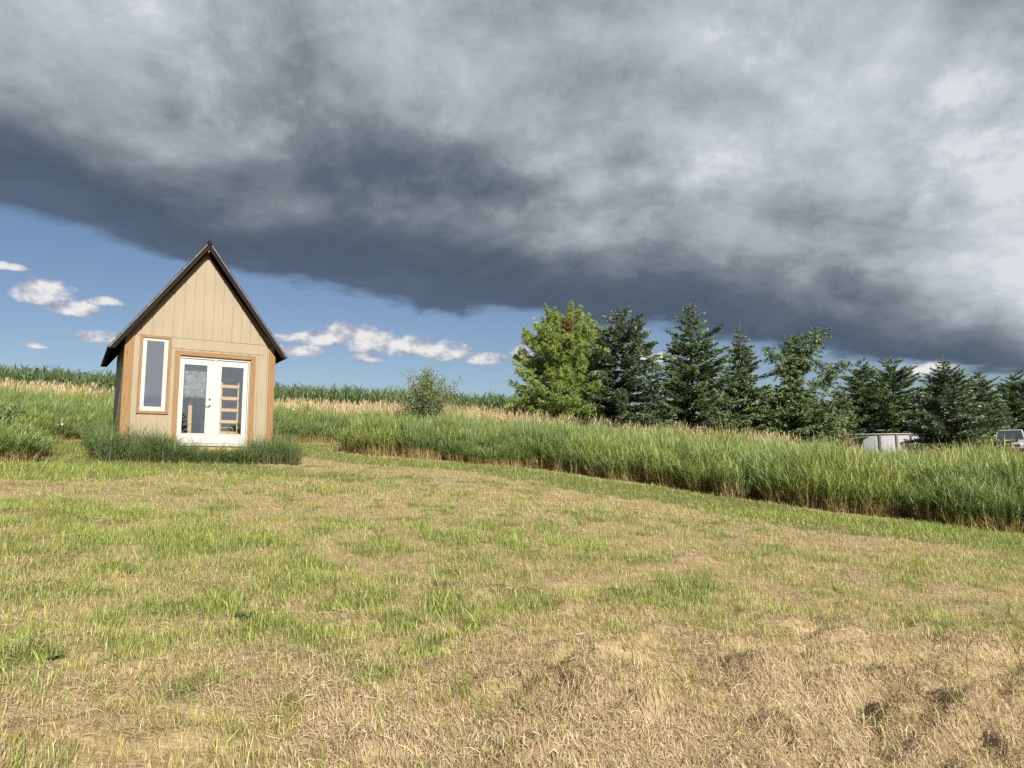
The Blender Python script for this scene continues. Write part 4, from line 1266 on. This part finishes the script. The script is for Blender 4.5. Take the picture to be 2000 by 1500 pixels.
def car(x, y, rz):
    z0 = float(ground_z(x, y))
    root = empty('parked_car', (x, y, z0), rz)
    tag(root, 'silver sport utility car parked among the spruces', 'car')
    # local: +x is forward, y across
    hw = .90
    def loft(sec, name, m, parent=None, bevel=.03):
        """sec: list of (x, z_bottom, z_top, half width bottom, half width top)"""
        V = []; F = []
        for xx, zb, zt, wb, wt in sec:
            V += [(xx, -wb, zb), (xx, wb, zb), (xx, wt, zt), (xx, -wt, zt)]
        for i in range(len(sec) - 1):
            o, p = i * 4, i * 4 + 4
            F += [(o + q, p + q, p + (q + 1) % 4, o + (q + 1) % 4) for q in range(4)]
        F += [(0, 1, 2, 3), tuple(range(len(V) - 1, len(V) - 5, -1))]
        return MB().add(V, F).build(name, m, parent or root, bevel=bevel)
    loft([(-2.25, .42, .95, .80, .82), (-2.15, .36, 1.05, .88, .86), (-1.0, .34, 1.08, hw, .88), (.75, .34, 1.06, hw, .88), (1.6, .36, 1.00, .89, .84), (2.15, .40, .90, .84, .76), (2.28, .45, .78, .76, .70)], 'body', 'car_paint')
    loft([(-2.12, 1.03, 1.10, .80, .76), (-1.92, 1.03, 1.72, .80, .64), (-1.0, 1.05, 1.79, .82, .66), (.15, 1.05, 1.76, .82, .66), (.95, 1.04, 1.07, .80, .74)], 'cabin', 'car_paint', bevel=.04)
    # glass set a little proud of the cabin
    def quad(name, pts, m='car_glass', d=(0, 0, 0)):
        V = [Vector(p) + Vector(d) for p in pts]; n = (V[1] - V[0]).cross(V[2] - V[0]).normalized() * .012
        MB().add([v for v in V] + [v + n for v in V], [(3, 2, 1, 0), (4, 5, 6, 7), (0, 1, 5, 4), (1, 2, 6, 5), (2, 3, 7, 6), (3, 0, 4, 7)]).build(name, m, root)
    quad('windshield', [(.90, -.70, 1.10), (.90, .70, 1.10), (.22, .59, 1.70), (.22, -.59, 1.70)], d=(.012, 0, .012))
    quad('rear_window', [(-2.10, .66, 1.16), (-2.10, -.66, 1.16), (-1.94, -.58, 1.66), (-1.94, .58, 1.66)], d=(-.02, 0, 0))
    for s in (1, -1):
        for x0, x1, x2, x3 in ((-1.85, -1.0, -1.0, -1.8), (-.92, -.12, -.12, -.92), (-.04, .78, .12, -.04)):
            p = [(x0, s * .822, 1.12), (x1, s * .822, 1.12), (x2, s * .70, 1.66), (x3, s * .70, 1.66)]
            quad('side_window', p if s < 0 else p[::-1], d=(0, s * .006, 0))
        MB().box(-.06, .06, -.10, .10, 0, .12).build('mirror', 'car_paint', root, loc=(.72, s * .98, 1.06), bevel=.03)
        MB().box(-.05, .07, -.16, .16, -.07, .07).build('headlight', 'lamp_glass', root, loc=(2.17, s * .62, .76), rot=(0, R(-18), s * R(18)), bevel=.02)
        MB().box(-.04, .04, -.09, .09, -.16, .16).build('tail_light', 'dark_rubber', root, loc=(-2.2, s * .74, .86), bevel=.02)
        for wx in (1.42, -1.38):
            w = MB().tube([(wx, s * .70, .34), (wx, s * .72, .34), (wx, s * .90, .34), (wx, s * .92, .34)], [.30, .34, .34, .30], 24).build('wheel', 'dark_rubber', root, True)
            MB().tube([(wx, s * .915, .34), (wx, s * .932, .34)], .21, 20).build('rim', 'rim_alloy', w)
    MB().box(2.20, 2.30, -.46, .46, .62, .80).build('grille', 'car_dark', root, bevel=.02)
    MB().box(2.16, 2.36, -.80, .80, .36, .56).build('bumper', 'car_dark', root, bevel=.04)
    for s in (1, -1): MB().tube([(-1.8, s * .58, 1.79), (-.9, s * .60, 1.845), (.0, s * .58, 1.80)], .02, 6).build('roof_rail', 'car_dark', root)


pool(21.3, 42.2)
car(31.5, 45.0, R(-125))

# ------------------------------------------------------------------ small flowers
def flower(x, y, h, label):
    root = empty('bindweed_flower', (x, y, float(ground_z(x, y)) - .02))
    tag(root, label, 'flower', 'white wild flowers in the tall grass')
    MB().tube([(0, 0, 0), (.02, 0, h * .5), (0, -.01, h)], .006, 5).build('stem', 'vine_leaf', root)
    V = [(0, 0, h)]; n = 12
    for j in range(n):
        a = 2 * math.pi * j / n; rr = .034 * (1 + .1 * math.cos(5 * a)); V.append((rr * math.cos(a), -.05, h + rr * math.sin(a)))
    MB().add(V, [(0, j + 1, (j + 1) % n + 1) for j in range(n)]).build('petals', 'white_petal', root)


flower(-12.35, 19.55, .62, 'white bindweed flower at the grass edge beyond the side wall of the shed')
flower(-8.3, 27.0, 1.32, 'white flower head high in the grass on the door side of the shed')


def ground_weeds():
    rng = np.random.default_rng(61); first = None
    spots = [(-1.9, 5.2), (.9, 5.3), (2.2, 6.3), (-.6, 6.9), (-3.4, 6.4), (1.5, 7.6), (-2.6, 4.2), (3.6, 6.9), (.5, 4.75), (-4.6, 7.7), (2.9, 5.1)]
    for k, (x, y) in enumerate(spots):
        loc = (x, y, float(ground_z(x, y)) + .01)
        if first is None:
            root = empty('broadleaf_weed', loc); first = root
            for q in range(7):
                a = q * .9 + rng.normal(0, .2); ln = rng.uniform(.07, .11)
                V = []
                for s_, w_, z_ in ((0, .004, .004), (.3, .016, .018), (.6, .022, .026), (.85, .014, .022), (1, .002, .014)):
                    c_, s2 = math.cos(a), math.sin(a)
                    V += [(c_ * s_ * ln - s2 * w_, s2 * s_ * ln + c_ * w_, z_ + .004), (c_ * s_ * ln + s2 * w_, s2 * s_ * ln - c_ * w_, z_ + .004)]
                F = np.array([(2 * i, 2 * i + 1, 2 * i + 3, 2 * i + 2) for i in range(4)])
                put('leaf', newmesh('leaf', V, [F], {'tc': np.full(10, .85), 'rnd': np.full(10, rng.random())}, False, ('vine_leaf',)), root)
        else:
            root = first.copy(); COL.objects.link(root); root.location = loc; root.rotation_euler = (0, 0, rng.uniform(0, 6)); s = rng.uniform(.5, .95); root.scale = (s, s, s)
            for c in first.children:
                o = c.copy(); COL.objects.link(o); o.parent = root
        tag(root, 'small flat rosette of broad green leaves on the mown ground', 'weed', 'broad-leaved weeds on the mown ground')
    for x, y, h, ln, lab in ((3.05, 4.95, .36, .03, 'single upright dry brown stalk left standing in the hay'), (3.32, 4.75, .40, -.16, 'pair-leaved dry stalk leaning over in the hay'), (2.75, 4.9, .30, .06, 'short pale dry stalk beside the taller brown one')):
        root = empty('dry_stalk', (x, y, float(ground_z(x, y)) - .01)); tag(root, lab, 'stalk', 'dry stalks standing in the hay')
        MB().tube([(0, 0, 0), (ln * .4, .01, h * .5), (ln, 0, h)], [.005, .004, .002], 6).build('stem', 'dry_stalk', root, True)
        for q in range(3):
            b = np.array([[ln * .4 * (.4 + .5 * q), 0, h * (.25 + .22 * q)]])
            v, f, t, r = blades(rng, 1, 0, .10, .15, .5, .9, .008, 4, base=b)
            put('leaf', newmesh('leaf', v, [f], {'tc': t, 'rnd': r}, False, ('dry_stalk',)), root)


ground_weeds()


# the wood across the field behind the viewer, which the shed glass mirrors
def far_wood():
    rng = np.random.default_rng(88); c = coll('wood_crowns')
    for nm in ('pine_tree', 'spruce_tree.001', 'spruce_tree.002'):
        src = [o for o in bpy.data.objects[nm].children if o.name.startswith('crown')][0]
        ob = bpy.data.objects.new('wood_' + nm, src.data); c.objects.link(ob)
    n = 70
    x = np.linspace(-30, 95, n) + rng.normal(0, 1.0, n); y = -62 + rng.normal(0, 4, n) + .12 * x
    P = np.stack([x, y, ground_z(x, y) - .3], 1)
    rot, s, idx = place(rng, P, 3, 1.3, 2.0, .02)
    tag(scatter('far_wood', c, P, rot, s, idx, 0 * x), 'dark far wood across the field, mirrored in the shed door glass', 'wood', kind='stuff')


far_wood()
